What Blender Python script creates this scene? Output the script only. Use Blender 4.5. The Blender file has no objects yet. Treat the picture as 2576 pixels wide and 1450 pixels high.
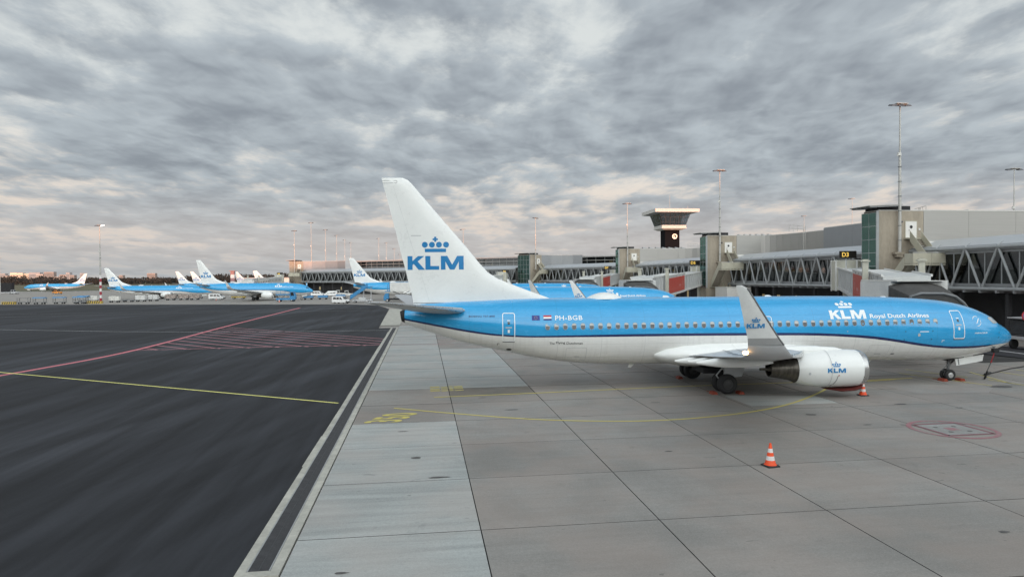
import bpy, bmesh, math, random
import numpy as np
from mathutils import Vector, Matrix

random.seed(7)
R = math.radians
scene = bpy.context.scene
COL = scene.collection

# ------------------------------------------------------------------ camera
cam_d = bpy.data.cameras.new('camera')
cam = bpy.data.objects.new('camera', cam_d)
COL.objects.link(cam)
cam_d.sensor_width = 36.0
cam_d.lens = 36.0 * 1680.0 / 2575.0
cam_d.clip_start = 0.1
cam_d.clip_end = 20000
cam.matrix_world = (Matrix.Translation((0, 0, 6.67)) @ Matrix.Rotation(R(90) - 0.0173, 4, 'X')
                    @ Matrix.Rotation(-0.0076, 4, 'Z'))
scene.camera = cam

# ------------------------------------------------------------------ sky and sun
SUN_EL, SUN_AZ = R(3.9), R(168)      # azimuth of the sun, clockwise from +Y: low behind the camera
sun_d = bpy.data.lights.new('sun', 'SUN')
sun_d.energy = 3.6
sun_d.angle = R(0.6)
sun_d.color = (1.0, 0.38, 0.16)
sun = bpy.data.objects.new('sun', sun_d)
COL.objects.link(sun)
_sd = Vector((math.sin(SUN_AZ) * math.cos(SUN_EL), math.cos(SUN_AZ) * math.cos(SUN_EL), math.sin(SUN_EL)))
sun.rotation_euler = _sd.to_track_quat('Z', 'Y').to_euler()
sun.location = _sd * 200

world = bpy.data.worlds.new('World')
scene.world = world
world.use_nodes = True
WN, WL = world.node_tree.nodes, world.node_tree.links
WN.clear()

def wn(t, **kw):
    n = WN.new(t)
    for k, v in kw.items():
        setattr(n, k, v)
    return n

def wl(a, b):
    WL.new(a, b)

def wmath(op, a, b=None, c=None, clamp=False):
    n = wn('ShaderNodeMath', operation=op, use_clamp=clamp)
    for i, v in enumerate((a, b, c)):
        if v is None:
            continue
        if hasattr(v, 'node'):
            wl(v, n.inputs[i])
        else:
            n.inputs[i].default_value = v
    return n.outputs[0]

def wmix(f, a, b, mode='MIX'):
    n = wn('ShaderNodeMix', data_type='RGBA', blend_type=mode)
    for s, v in ((n.inputs[0], f), (n.inputs[6], a), (n.inputs[7], b)):
        if hasattr(v, 'node'):
            wl(v, s)
        elif isinstance(v, (int, float)):
            s.default_value = v
        else:
            s.default_value = (*v, 1)
    return n.outputs[2]

def wsmooth(v, lo, hi):
    n = wn('ShaderNodeMapRange', interpolation_type='SMOOTHSTEP')
    wl(v, n.inputs[0])
    n.inputs[1].default_value, n.inputs[2].default_value = lo, hi
    n.inputs[3].default_value, n.inputs[4].default_value = 0, 1
    return n.outputs[0]

sky = wn('ShaderNodeTexSky', sky_type='NISHITA')
sky.sun_disc = False
sky.sun_elevation = R(4.0)
sky.sun_rotation = SUN_AZ
sky.air_density, sky.dust_density, sky.ozone_density = 1.0, 1.2, 1.0
tc = wn('ShaderNodeTexCoord')
sep = wn('ShaderNodeSeparateXYZ')
wl(tc.outputs['Generated'], sep.inputs[0])
dx, dy, dz = sep.outputs
up = wmath('ABSOLUTE', dz)
den = wmath('ADD', up, 0.115)
SKY_O = (42.7, 50.4, 11.0, 59.9)
px = wmath('DIVIDE', dx, den)
py = wmath('DIVIDE', dy, den)

def cloudnoise(sx, sy, ox, oy, detail, rough, dist, scale=1.0):
    cb = wn('ShaderNodeCombineXYZ')
    wl(wmath('MULTIPLY_ADD', px, sx, ox), cb.inputs[0])
    wl(wmath('MULTIPLY_ADD', py, sy, oy), cb.inputs[1])
    nz = wn('ShaderNodeTexNoise')
    nz.inputs['Scale'].default_value = scale
    nz.inputs['Detail'].default_value = detail
    nz.inputs['Roughness'].default_value = rough
    nz.inputs['Distortion'].default_value = dist
    wl(cb.outputs[0], nz.inputs['Vector'])
    return nz.outputs[0]

big = cloudnoise(0.62, 0.70, SKY_O[0], SKY_O[1], 3, 0.5, 0.3)
mid = cloudnoise(2.5, 1.75, SKY_O[2], SKY_O[3], 9, 0.62, 0.25)
mid2 = cloudnoise(2.5, 1.75, SKY_O[2] + 0.05, SKY_O[3] - 0.13, 4, 0.5, 0.30)
fine = cloudnoise(6.8, 4.6, 1.7, 5.2, 6, 0.60, 0.3)
fine2 = cloudnoise(6.8, 4.6, 1.78, 5.06, 3, 0.5, 0.3)
dens = wmath('ADD', wmath('MULTIPLY', mid, 0.50), wmath('ADD', wmath('MULTIPLY', big, 0.52), wmath('MULTIPLY', fine, 0.20)))
gap = wmath('SUBTRACT', 1.0, wsmooth(dens, 0.470, 0.605))         # 1 where the layer is thin
relief = wmath('ADD', wmath('MULTIPLY', wmath('SUBTRACT', mid, mid2), 1.6), wmath('MULTIPLY', wmath('SUBTRACT', fine, fine2), 1.1))
thick = wmath('ADD', wmath('ADD', wmath('MULTIPLY', fine, 0.30), wmath('MULTIPLY', mid, 0.55)), wmath('MULTIPLY', big, 0.30))
shade = wsmooth(wmath('SUBTRACT', thick, wmath('MULTIPLY', relief, 0.42)), 0.40, 0.80)
cloud = wmix(shade, (0.515, 0.572, 0.615), (0.282, 0.316, 0.360))
thin = wmix(wsmooth(up, 0.05, 0.26), (0.960, 0.815, 0.685), (0.790, 0.825, 0.815))
layer = wmix(wmath('MULTIPLY', gap, 0.88), cloud, thin)
# low band of far cloud, warm from the sunset, greyer at the very horizon
band = wmix(wsmooth(up, 0.0, 0.055), (0.500, 0.505, 0.505), (0.730, 0.650, 0.600))
lowf = wmath('SUBTRACT', 1.0, wsmooth(up, 0.015, 0.15))
lowf = wmath('MULTIPLY', lowf, wmath('ADD', 0.58, wmath('MULTIPLY', gap, 0.42)))
layer = wmix(lowf, layer, band)
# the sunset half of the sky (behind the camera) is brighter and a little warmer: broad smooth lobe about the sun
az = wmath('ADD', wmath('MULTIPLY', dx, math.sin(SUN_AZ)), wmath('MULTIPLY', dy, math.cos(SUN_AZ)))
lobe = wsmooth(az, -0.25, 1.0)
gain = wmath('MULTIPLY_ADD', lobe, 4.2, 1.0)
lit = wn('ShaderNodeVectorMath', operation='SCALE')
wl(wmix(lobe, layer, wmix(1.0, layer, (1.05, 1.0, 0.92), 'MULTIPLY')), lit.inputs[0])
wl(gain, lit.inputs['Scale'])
bg_sky = wn('ShaderNodeBackground')
wl(sky.outputs[0], bg_sky.inputs[0])
bg_sky.inputs[1].default_value = 0.06
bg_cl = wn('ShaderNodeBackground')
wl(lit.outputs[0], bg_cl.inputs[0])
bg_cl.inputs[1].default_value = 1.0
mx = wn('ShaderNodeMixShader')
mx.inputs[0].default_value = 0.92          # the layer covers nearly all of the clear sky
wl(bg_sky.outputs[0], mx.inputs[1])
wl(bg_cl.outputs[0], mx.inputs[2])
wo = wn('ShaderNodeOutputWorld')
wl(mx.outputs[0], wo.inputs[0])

scene.render.engine = 'CYCLES'
scene.view_settings.view_transform = 'Standard'
scene.view_settings.look = 'None'
scene.view_settings.exposure = 0.0
scene.view_settings.gamma = 1.0
scene.view_settings.use_curve_mapping = False
scene.cycles.max_bounces = 6
scene.cycles.diffuse_bounces = 3
scene.cycles.glossy_bounces = 3
scene.cycles.transparent_max_bounces = 6

# ------------------------------------------------------------------ materials
MATS = {}

def new_mat(name):
    m = bpy.data.materials.new(name)
    m.use_nodes = True
    nt = m.node_tree
    b = nt.nodes['Principled BSDF']
    return m, nt.nodes, nt.links, b

def mth(N, L, op, a, b=None, clamp=False):
    n = N.new('ShaderNodeMath')
    n.operation = op
    n.use_clamp = clamp
    for i, v in enumerate((a, b)):
        if v is None:
            continue
        if hasattr(v, 'node'):
            L.new(v, n.inputs[i])
        else:
            n.inputs[i].default_value = v
    return n.outputs[0]

def mixc(N, L, f, a, b, mode='MIX'):
    n = N.new('ShaderNodeMix')
    n.data_type = 'RGBA'
    n.blend_type = mode
    for s, v in ((n.inputs[0], f), (n.inputs[6], a), (n.inputs[7], b)):
        if hasattr(v, 'node'):
            L.new(v, s)
        elif isinstance(v, (int, float)):
            s.default_value = v
        else:
            s.default_value = (*v, 1)
    return n.outputs[2]

def noise(N, L, vec, scale, detail=4, rough=0.55, dist=0.0):
    n = N.new('ShaderNodeTexNoise')
    n.inputs['Scale'].default_value = scale
    n.inputs['Detail'].default_value = detail
    n.inputs['Roughness'].default_value = rough
    n.inputs['Distortion'].default_value = dist
    L.new(vec, n.inputs['Vector'])
    return n.outputs[0]

def ramp01(N, L, v, lo, hi, a=0.0, b=1.0):
    n = N.new('ShaderNodeMapRange')
    n.interpolation_type = 'SMOOTHSTEP'
    L.new(v, n.inputs[0])
    for i, x in enumerate((lo, hi, a, b)):
        n.inputs[1 + i].default_value = x
    return n.outputs[0]

def mapped(N, L, src, scale=(1, 1, 1), rotz=0.0):
    n = N.new('ShaderNodeMapping')
    n.inputs['Scale'].default_value = scale
    n.inputs['Rotation'].default_value = (0, 0, rotz)
    L.new(src, n.inputs['Vector'])
    return n.outputs[0]

def M(name, col, rough=0.55, metal=0.0, var=0.12, scale=2.0, bump=0.0, coat=0.0, spec=0.5, rnd=0.0, emit=None, estr=0.0, stretch=None):
    """plain procedural surface: base colour broken up by object-space noise"""
    if name in MATS:
        return MATS[name]
    m, N, L, b = new_mat(name)
    t = N.new('ShaderNodeTexCoord')
    vec = t.outputs['Object']
    if stretch:
        vec = mapped(N, L, vec, stretch)
    f1 = noise(N, L, vec, scale, 5, 0.6)
    f2 = noise(N, L, vec, scale * 7.3, 3, 0.6)
    f = mth(N, L, 'ADD', mth(N, L, 'MULTIPLY', f1, 0.7), mth(N, L, 'MULTIPLY', f2, 0.3))
    f = ramp01(N, L, f, 0.3, 0.7)
    lo = tuple(c * (1 - var) for c in col)
    hi = tuple(min(1, c * (1 + var)) for c in col)
    c = mixc(N, L, f, lo, hi)
    if rnd:
        oi = N.new('ShaderNodeObjectInfo')
        k = mth(N, L, 'MULTIPLY_ADD', oi.outputs['Random'], rnd)
        k.node.inputs[2].default_value = 1 - rnd / 2
        v = N.new('ShaderNodeVectorMath')
        v.operation = 'SCALE'
        L.new(c, v.inputs[0])
        L.new(k, v.inputs['Scale'])
        c = v.outputs[0]
    L.new(c, b.inputs['Base Color'])
    rr = mth(N, L, 'MULTIPLY_ADD', f, rough * 0.25)
    rr.node.inputs[2].default_value = rough * 0.87
    L.new(rr, b.inputs['Roughness'])
    b.inputs['Metallic'].default_value = metal
    b.inputs['Specular IOR Level'].default_value = spec
    b.inputs['Coat Weight'].default_value = coat
    b.inputs['Coat Roughness'].default_value = 0.08
    if bump:
        bp = N.new('ShaderNodeBump')
        bp.inputs['Strength'].default_value = bump
        bp.inputs['Distance'].default_value = 0.05
        L.new(f2, bp.inputs['Height'])
        L.new(bp.outputs[0], b.inputs['Normal'])
    if emit:
        b.inputs['Emission Color'].default_value = (*emit, 1)
        b.inputs['Emission Strength'].default_value = estr
    MATS[name] = m
    return m

GA = 0.1327         # the stand grid is turned this much against the view axis

def ground_mat(name, base, dark, light, kind):
    """weathered paving in world space; kind 'old', 'new', 'asphalt'"""
    m, N, L, b = new_mat(name)
    g = N.new('ShaderNodeNewGeometry')
    pos = g.outputs['Position']
    grid = mapped(N, L, pos, (1, 1, 1), -GA)
    grain = noise(N, L, pos, 9.0, 6, 0.7)
    blot = noise(N, L, pos, 0.22, 5, 0.6, 0.4)
    patch = noise(N, L, pos, 0.9, 6, 0.62, 0.6)
    if kind == 'asphalt':
        st = mapped(N, L, mapped(N, L, pos, (1, 1, 1), R(9)), (0.30, 0.011, 1))
        streak = noise(N, L, st, 1.0, 6, 0.62, 0.04)
        st2 = mapped(N, L, mapped(N, L, pos, (1, 1, 1), R(-7.6)), (0.9, 0.03, 1))
        streak2 = noise(N, L, st2, 1.0, 4, 0.6, 0.0)
        f = mth(N, L, 'ADD', mth(N, L, 'MULTIPLY', streak, 0.58), mth(N, L, 'MULTIPLY', streak2, 0.42))
        c = mixc(N, L, ramp01(N, L, f, 0.36, 0.68), dark, light)
        g2 = noise(N, L, pos, 26.0, 3, 0.7)
        c = mixc(N, L, mth(N, L, 'MULTIPLY', ramp01(N, L, grain, 0.35, 0.7), 0.12), c, tuple(x * 1.9 for x in base))
        c = mixc(N, L, mth(N, L, 'MULTIPLY', ramp01(N, L, g2, 0.45, 0.75), 0.30), c, tuple(x * 2.4 for x in base))
        c = mixc(N, L, ramp01(N, L, noise(N, L, mapped(N, L, mapped(N, L, pos, (1, 1, 1), R(4)), (0.07, 0.012, 1)), 1.0, 3, 0.5), 0.40, 0.60, 0, 0.45), c, dark)
    else:
        st = mapped(N, L, grid, (0.16, 2.4, 1))
        streak = noise(N, L, st, 1.0, 6, 0.65, 0.3)
        fine = mapped(N, L, grid, (0.6, 14, 1))
        streak2 = noise(N, L, fine, 1.0, 3, 0.6)
        wgt = 0.62 if kind == 'new' else 0.30
        f = mth(N, L, 'ADD', mth(N, L, 'MULTIPLY', streak, wgt), mth(N, L, 'MULTIPLY', blot, 1 - wgt))
        c = mixc(N, L, ramp01(N, L, f, 0.34, 0.68), dark, light)
        c = mixc(N, L, mth(N, L, 'MULTIPLY', ramp01(N, L, streak2, 0.4, 0.75), 0.18), c, base)
        c = mixc(N, L, mth(N, L, 'MULTIPLY', ramp01(N, L, grain, 0.3, 0.7), 0.38), c, tuple(x * 0.55 for x in base))
        g2 = noise(N, L, pos, 24.0, 3, 0.7)
        c = mixc(N, L, mth(N, L, 'MULTIPLY', ramp01(N, L, g2, 0.4, 0.75), 0.34), c, tuple(min(1, x * 1.5) for x in base))
        # pinkish and greenish ageing
        tint = noise(N, L, pos, 0.35, 3, 0.5)
        c = mixc(N, L, ramp01(N, L, tint, 0.35, 0.65, 0.0, 0.5), c, mixc(N, L, 0.8, c, (base[0] * 1.14, base[1] * 0.98, base[2] * 0.92)))
        # oil spots and scuffs
        sp = noise(N, L, mapped(N, L, grid, (1.3, 3.4, 1)), 1.0, 3, 0.55, 0.5)
        c = mixc(N, L, ramp01(N, L, sp, 0.70, 0.735, 0, 0.6), c, tuple(x * 0.42 for x in base))
        sp2 = noise(N, L, pos, 0.55, 6, 0.72, 0.8)
        c = mixc(N, L, ramp01(N, L, sp2, 0.60, 0.72, 0, 0.45), c, tuple(x * 0.55 for x in base))
        oi = N.new('ShaderNodeObjectInfo')
        k = mth(N, L, 'MULTIPLY_ADD', oi.outputs['Random'], 0.10)
        k.node.inputs[2].default_value = 0.95
        v = N.new('ShaderNodeVectorMath')
        v.operation = 'SCALE'
        L.new(c, v.inputs[0])
        L.new(k, v.inputs['Scale'])
        c = v.outputs[0]
    L.new(c, b.inputs['Base Color'])
    rl = ramp01(N, L, f if kind == 'asphalt' else patch, 0.3, 0.7, 0.68 if kind == 'asphalt' else 0.6, 0.78)
    L.new(rl, b.inputs['Roughness'])
    b.inputs['Specular IOR Level'].default_value = 0.22
    bp = N.new('ShaderNodeBump')
    bp.inputs['Strength'].default_value = 0.35
    bp.inputs['Distance'].default_value = 0.01
    L.new(grain, bp.inputs['Height'])
    L.new(bp.outputs[0], b.inputs['Normal'])
    MATS[name] = m
    return m

def paint_mat(name, col, wear, under):
    """road paint with worn holes that let the paving show"""
    m, N, L, b = new_mat(name)
    g = N.new('ShaderNodeNewGeometry')
    pos = g.outputs['Position']
    n1 = noise(N, L, pos, 6.0, 6, 0.75)
    n2 = noise(N, L, pos, 0.8, 4, 0.6)
    f = mth(N, L, 'ADD', mth(N, L, 'MULTIPLY', n1, 0.65), mth(N, L, 'MULTIPLY', n2, 0.35))
    c = mixc(N, L, ramp01(N, L, f, wear - 0.06, wear + 0.10), col, under)
    L.new(c, b.inputs['Base Color'])
    b.inputs['Roughness'].default_value = 0.6
    MATS[name] = m
    return m

# ------------------------------------------------------------------ mesh helpers
class MB:
    def __init__(self):
        self.v, self.f, self.m = [], [], []

    def add(self, verts, faces, mi=0):
        o = len(self.v)
        self.v += [tuple(p) for p in verts]
        self.f += [tuple(i + o for i in f) for f in faces]
        self.m += [mi] * len(faces)
        return self

    def box(self, x0, y0, z0, x1, y1, z1, mi=0):
        x0, x1 = min(x0, x1), max(x0, x1)
        y0, y1 = min(y0, y1), max(y0, y1)
        z0, z1 = min(z0, z1), max(z0, z1)
        return self.add([(x0, y0, z0), (x1, y0, z0), (x1, y1, z0), (x0, y1, z0), (x0, y0, z1), (x1, y0, z1), (x1, y1, z1), (x0, y1, z1)],
                        [(3, 2, 1, 0), (4, 5, 6, 7), (0, 1, 5, 4), (1, 2, 6, 5), (2, 3, 7, 6), (3, 0, 4, 7)], mi)

    def hexa(self, bot, top, mi=0):
        """8-corner solid from two quads"""
        return self.add(list(bot) + list(top), [(3, 2, 1, 0), (4, 5, 6, 7), (0, 1, 5, 4), (1, 2, 6, 5), (2, 3, 7, 6), (3, 0, 4, 7)], mi)

    def prism(self, poly, axis, a, b, mi=0):
        """polygon swept along an axis; poly in the two other axes (order x,y,z without axis)"""
        n = len(poly)
        def pt(p, t):
            return {'x': (t, p[0], p[1]), 'y': (p[0], t, p[1]), 'z': (p[0], p[1], t)}[axis]
        vs = [pt(p, a) for p in poly] + [pt(p, b) for p in poly]
        fs = [tuple(range(n - 1, -1, -1)), tuple(range(n, 2 * n))]
        fs += [(i, (i + 1) % n, n + (i + 1) % n, n + i) for i in range(n)]
        return self.add(vs, fs, mi)

    def tube(self, pts, r, n=8, mi=0, cap=True):
        pts = [Vector(p) for p in pts]
        rs = r if isinstance(r, (list, tuple)) else [r] * len(pts)
        rings = []
        prev = None
        for i, p in enumerate(pts):
            d = (pts[min(i + 1, len(pts) - 1)] - pts[max(i - 1, 0)]).normalized()
            a = Vector((0, 0, 1)) if abs(d.z) < 0.9 else Vector((1, 0, 0))
            if prev is not None:
                a = prev
            s = d.cross(a).normalized()
            t = s.cross(d).normalized()
            prev = t
            rings.append([tuple(p + (s * math.cos(2 * math.pi * k / n) + t * math.sin(2 * math.pi * k / n)) * rs[i]) for k in range(n)])
        return self.loft(rings, cap, mi)

    def loft(self, rings, cap=True, mi=0, closed=True):
        n = len(rings[0])
        vs = [p for r in rings for p in r]
        fs = []
        for i in range(len(rings) - 1):
            for k in range(n if closed else n - 1):
                k2 = (k + 1) % n
                fs.append((i * n + k, i * n + k2, (i + 1) * n + k2, (i + 1) * n + k))
        if cap:
            fs.append(tuple(range(n - 1, -1, -1)))
            fs.append(tuple((len(rings) - 1) * n + k for k in range(n)))
        return self.add(vs, fs, mi)

    def lathe(self, prof, axis='z', n=16, c=(0, 0, 0), mi=0, cap=True, sq=(1, 1)):
        """prof: (t along axis, radius)"""
        rings = []
        for t, r in prof:
            ring = []
            for k in range(n):
                a = 2 * math.pi * k / n
                p, q = r * math.cos(a) * sq[0], r * math.sin(a) * sq[1]
                ring.append({'z': (c[0] + p, c[1] + q, c[2] + t), 'x': (c[0] + t, c[1] + p, c[2] + q), 'y': (c[0] + q, c[1] + t, c[2] + p)}[axis])
            rings.append(ring)
        return self.loft(rings, cap, mi)

    def build(self, name, mats, parent=None, smooth=False, loc=None, rotz=None, flip=True):
        me = bpy.data.meshes.new(name)
        me.from_pydata(self.v, [], self.f)
        mats = mats if isinstance(mats, (list, tuple)) else [mats]
        for mm in mats:
            me.materials.append(mm)
        if len(mats) > 1:
            me.polygons.foreach_set('material_index', self.m)
        if flip:
            bm = bmesh.new()
            bm.from_mesh(me)
            bmesh.ops.recalc_face_normals(bm, faces=bm.faces)
            bm.to_mesh(me)
            bm.free()
        if smooth:
            me.polygons.foreach_set('use_smooth', [True] * len(me.polygons))
            try:
                me.set_sharp_from_angle(angle=R(smooth if smooth is not True else 40))
            except Exception:
                pass
        me.update()
        return link(me, name, parent, loc, rotz)

def link(me, name, parent=None, loc=None, rotz=None):
    o = bpy.data.objects.new(name, me)
    COL.objects.link(o)
    if parent:
        o.parent = parent
    if loc is not None:
        o.location = loc
    if rotz is not None:
        o.rotation_euler = (0, 0, rotz)
    return o

def tag(o, label=None, cat=None, group=None, kind=None):
    for k, v in (('label', label), ('category', cat), ('group', group), ('kind', kind)):
        if v:
            o[k] = v
    return o

def thing(name, label, cat, loc=(0, 0, 0), rotz=0.0, group=None):
    o = bpy.data.objects.new(name, None)
    COL.objects.link(o)
    o.location = loc
    o.rotation_euler = (0, 0, rotz)
    o.empty_display_size = 0.5
    return tag(o, label, cat, group)

KIDS = {}

def copy_tree(o, parent=None):
    c = o.copy()
    COL.objects.link(c)
    c.parent = parent
    for ch in o.children:
        copy_tree(ch, c)
    return c

def dup(root, label, loc, rotz, scale=None, group=None):
    c = copy_tree(root)
    c.location = loc
    c.rotation_euler = (0, 0, rotz)
    if scale:
        c.scale = scale
    c['label'] = label
    if group:
        c['group'] = group
    return c

def en(e, n, z=0.0):
    """stand grid (across, along the pier) to world"""
    c, s = math.cos(GA), math.sin(GA)
    return Vector((e * c - n * s, e * s + n * c, z))

# ================================================================== the ground
m_old = ground_mat('old_concrete', (0.285, 0.272, 0.253), (0.215, 0.205, 0.190), (0.318, 0.305, 0.286), 'old')
m_new = ground_mat('new_concrete', (0.385, 0.400, 0.388), (0.275, 0.288, 0.280), (0.445, 0.465, 0.450), 'new')
m_far = ground_mat('far_concrete', (0.32, 0.305, 0.28), (0.26, 0.25, 0.23), (0.36, 0.345, 0.32), 'old')
m_asph = ground_mat('asphalt', (0.015, 0.0155, 0.0175), (0.0085, 0.0088, 0.0102), (0.070, 0.074, 0.086), 'asphalt')
m_road = ground_mat('road_asphalt', (0.04, 0.04, 0.045), (0.03, 0.03, 0.034), (0.06, 0.06, 0.066), 'asphalt')
m_joint = M('joint_bitumen', (0.035, 0.034, 0.033), 0.9)
m_grass = M('field_grass', (0.085, 0.090, 0.050), 0.95, var=0.4, scale=0.02)
m_kerb = M('drain_concrete', (0.42, 0.41, 0.36), 0.85, var=0.22, scale=1.2, bump=0.2)
m_iron = M('cast_iron', (0.075, 0.075, 0.08), 0.6, metal=0.3, var=0.3, scale=4)
m_red = paint_mat('red_marking', (0.60, 0.16, 0.19), 0.62, (0.40, 0.13, 0.15))
m_pink = paint_mat('faded_pink_marking', (0.50, 0.20, 0.23), 0.60, (0.20, 0.11, 0.12))
m_pink2 = paint_mat('faded_pink_on_concrete', (0.31, 0.13, 0.145), 0.51, (0.27, 0.22, 0.205))
m_yel = paint_mat('yellow_marking', (0.60, 0.51, 0.12), 0.57, (0.44, 0.40, 0.22))
m_yel2 = paint_mat('worn_yellow_marking', (0.58, 0.50, 0.15), 0.56, (0.38, 0.35, 0.22))
m_lime = paint_mat('fresh_yellow_marking', (0.80, 0.76, 0.22), 0.64, (0.5, 0.48, 0.2))
m_wht = paint_mat('white_marking', (0.62, 0.62, 0.62), 0.60, (0.25, 0.25, 0.26))
m_wht2 = paint_mat('faint_white_marking', (0.30, 0.30, 0.31), 0.50, (0.12, 0.12, 0.13))
m_stain = M('oil_stain', (0.085, 0.08, 0.075), 0.6, var=0.4, scale=3)

def sheet(name, pts, z, mat, kind='structure', parent=None, frame=en):
    me = bpy.data.meshes.new(name)
    me.from_pydata([tuple(frame(p[0], p[1], z)) for p in pts], [], [tuple(range(len(pts)))])
    me.materials.append(mat)
    bm = bmesh.new()
    bm.from_mesh(me)
    for f in bm.faces:
        f.normal_update()
        if f.normal.z < 0:
            f.normal_flip()
    bmesh.ops.triangulate(bm, faces=bm.faces)
    bm.to_mesh(me)
    bm.free()
    o = link(me, name, parent)
    if kind and not parent:
        o['kind'] = kind
    return o

ground = sheet('ground', [(-7000, -900), (7000, -900), (7000, 9000), (-7000, 9000)], -0.12, m_grass)
far_apron = sheet('far_apron', [(-330, 250), (-330, 60), (-150, 20), (-5, -60), (160, -60), (160, 330), (-60, 420), (-330, 400)], -0.070, m_far)
taxi = sheet('taxiway_pavement', [(-620, 360), (-330, 300), (60, 470), (60, 520), (-330, 430), (-620, 430)], -0.085, m_far)
asph = sheet('apron_asphalt', [(-4.27, -60), (-4.27, 90.4), (-5.9, 90.4), (-5.9, 92), (-6.6, 120), (-7.2, 145.5), (-11.1, 167.4), (-20.2, 175.3), (-70.8, 190),
                               (-113, 203), (-320, 262), (-320, -60)], -0.012, m_asph)
slab_bed = sheet('slab_bed', [(-3.27, -8), (46.6, -8), (46.6, 95), (-3.27, 95)], -0.058, m_joint)
far_margin = sheet('drain_margin', [(-5.9, 91.95), (-5.9, 95.05), (-3.27, 95.05), (-3.27, 145), (-7.1, 145.5), (-6.58, 120)], -0.004, m_kerb)

# concrete slabs laid on the bed, each a piece of its own
EJ = [-3.25, 1.46, 6.36, 11.28, 16.30, 21.40, 26.40, 31.40, 36.40, 41.40, 46.40]
NJ = [4.0, 8.5, 13.0, 17.5, 22.05, 26.6, 31.1, 35.45, 40.2, 44.7, 49.2, 53.7, 58.2, 62.7, 67.2, 71.7, 76.2, 80.7, 85.2, 89.7, 94.2]
rs = random.Random(3)
dark_set = {(1, 7)}
for i in range(len(EJ) - 1):
    for j in range(len(NJ) - 1):
        g = 0.020 if j > 6 else 0.015
        gn = 0.030 if j > 6 else 0.015
        if i in (0, 1):
            g *= 1.0
        e0, e1, n0, n1 = EJ[i] + g, EJ[i + 1] - g, NJ[j] + gn, NJ[j + 1] - gn
        if e0 > 40 and n0 > 44:
            continue
        new = (i == 0 and (j < 6 or j >= 8)) or (i == 1 and j >= 8 and j < 13)
        dz = rs.uniform(-0.002, 0.002)
        b = MB()
        tp = [en(e0, n0, dz), en(e1, n0, dz), en(e1, n1, dz), en(e0, n1, dz)]
        c = (tp[0] + tp[2]) / 2
        bt = [Vector((p.x, p.y, -0.06)) for p in tp]
        b.hexa([p - Vector((c.x, c.y, 0)) for p in bt], [p - Vector((c.x, c.y, 0)) for p in tp])
        b.m = [1, 0, 1, 1, 1, 1]
        o = b.build('concrete_slab', [m_new if new else m_old, m_joint], slab_bed)
        o.location = (c.x, c.y, 0)
# odd repaired pieces
rep1 = sheet('repair_patch', [(16.55, 32.0), (21.36, 32.05), (21.36, 34.2), (16.5, 35.0)], 0.005, m_new, parent=slab_bed)
rep2 = sheet('repair_patch', [(1.5, 37.3), (6.32, 37.5), (6.32, 40.1), (1.5, 40.1)], 0.005, ground_mat('dark_concrete', (0.20, 0.19, 0.165), (0.14, 0.135, 0.12), (0.24, 0.225, 0.20), 'old'), parent=slab_bed)
rep3 = sheet('repair_patch', [(27.3, 33.8), (31.3, 33.4), (34.5, 36.2), (27.2, 36.6)], 0.005, ground_mat('mid_concrete', (0.31, 0.30, 0.285), (0.23, 0.222, 0.21), (0.35, 0.34, 0.32), 'old'), parent=slab_bed)

# service road along the pier, right
road = sheet('service_road', [(46.3, 20), (46.7, 46.4), (46.1, 49.8), (46.9, 60), (49.0, 60), (49.0, 120), (53.5, 120), (53.5, 20)], 0.006, m_road)
sheet('road_line', [(49.0, 30), (49.3, 30), (49.25, 60), (49.0, 60)], 0.012, m_wht, parent=road)
sheet('road_line', [(52.7, 20), (52.9, 20), (52.9, 110), (52.7, 110)], 0.012, m_wht, parent=road)

# drainage channel with grating
drain = thing('drainage_channel', 'long drainage channel with dark grating between pale concrete kerbs', 'drain', en(-3.77, 15.5), GA)
def dl(e, n, z):
    return (e + 3.77, n - 15.5, z)
n0 = 15.5
seg = [15.5, 19.86, 24.4, 29.0, 33.6, 38.2, 42.8, 47.4, 52.0, 56.6, 61.2, 65.8, 70.4, 75.0, 79.6, 84.2, 90.35]
for a, bb in zip(seg[:-1], seg[1:]):
    for e0, e1 in ((-4.30, -4.06), (-3.52, -3.285)):
        b = MB()
        p0, p1 = dl(e0, a + 0.008, -0.3), dl(e1, bb - 0.008, 0.004)
        jag = rs.uniform(-0.03, 0.03) if e0 < -4 else 0
        b.box(p0[0] + jag, *p0[1:], *p1)
        b.build('kerb', m_kerb, drain)
b = MB(); b.box(*dl(-4.058, 15.5, -0.3), *dl(-3.522, 15.78, 0.003)); b.build('end_block', m_kerb, drain)
b = MB(); b.box(*dl(-4.058, 15.79, -0.3), *dl(-3.522, 90.3, -0.12)); b.build('channel_bed', m_joint, drain)
b = MB()
for e in (-4.055, -3.56):
    b.box(*dl(e, 15.79, -0.10), *dl(e + 0.03, 90.3, 0.006))
b.build('edge_rail', M('galvanised', (0.42, 0.43, 0.43), 0.5, metal=0.4), drain)
gp = MB()
for e in (-4.02, -3.785):
    gp.box(e + 3.77, 0.01, -0.05, e + 3.77 + 0.215, 0.035, 0.0)
    gp.box(e + 3.77, 0.965, -0.05, e + 3.77 + 0.215, 0.99, 0.0)
    for k in range(15):
        y = 0.06 + k * 0.061
        gp.box(e + 3.77, y, -0.04, e + 3.77 + 0.215, y + 0.026, -0.001)
gp.box(-0.035, 0.01, -0.06, -0.015, 0.99, 0.004)
g0 = gp.build('grating_panel', m_iron, drain, loc=(0, 0.30, 0))
for k in range(1, 74):
    o = link(g0.data, 'grating_panel', drain, (0, 0.30 + k * 1.005, 0))

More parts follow.
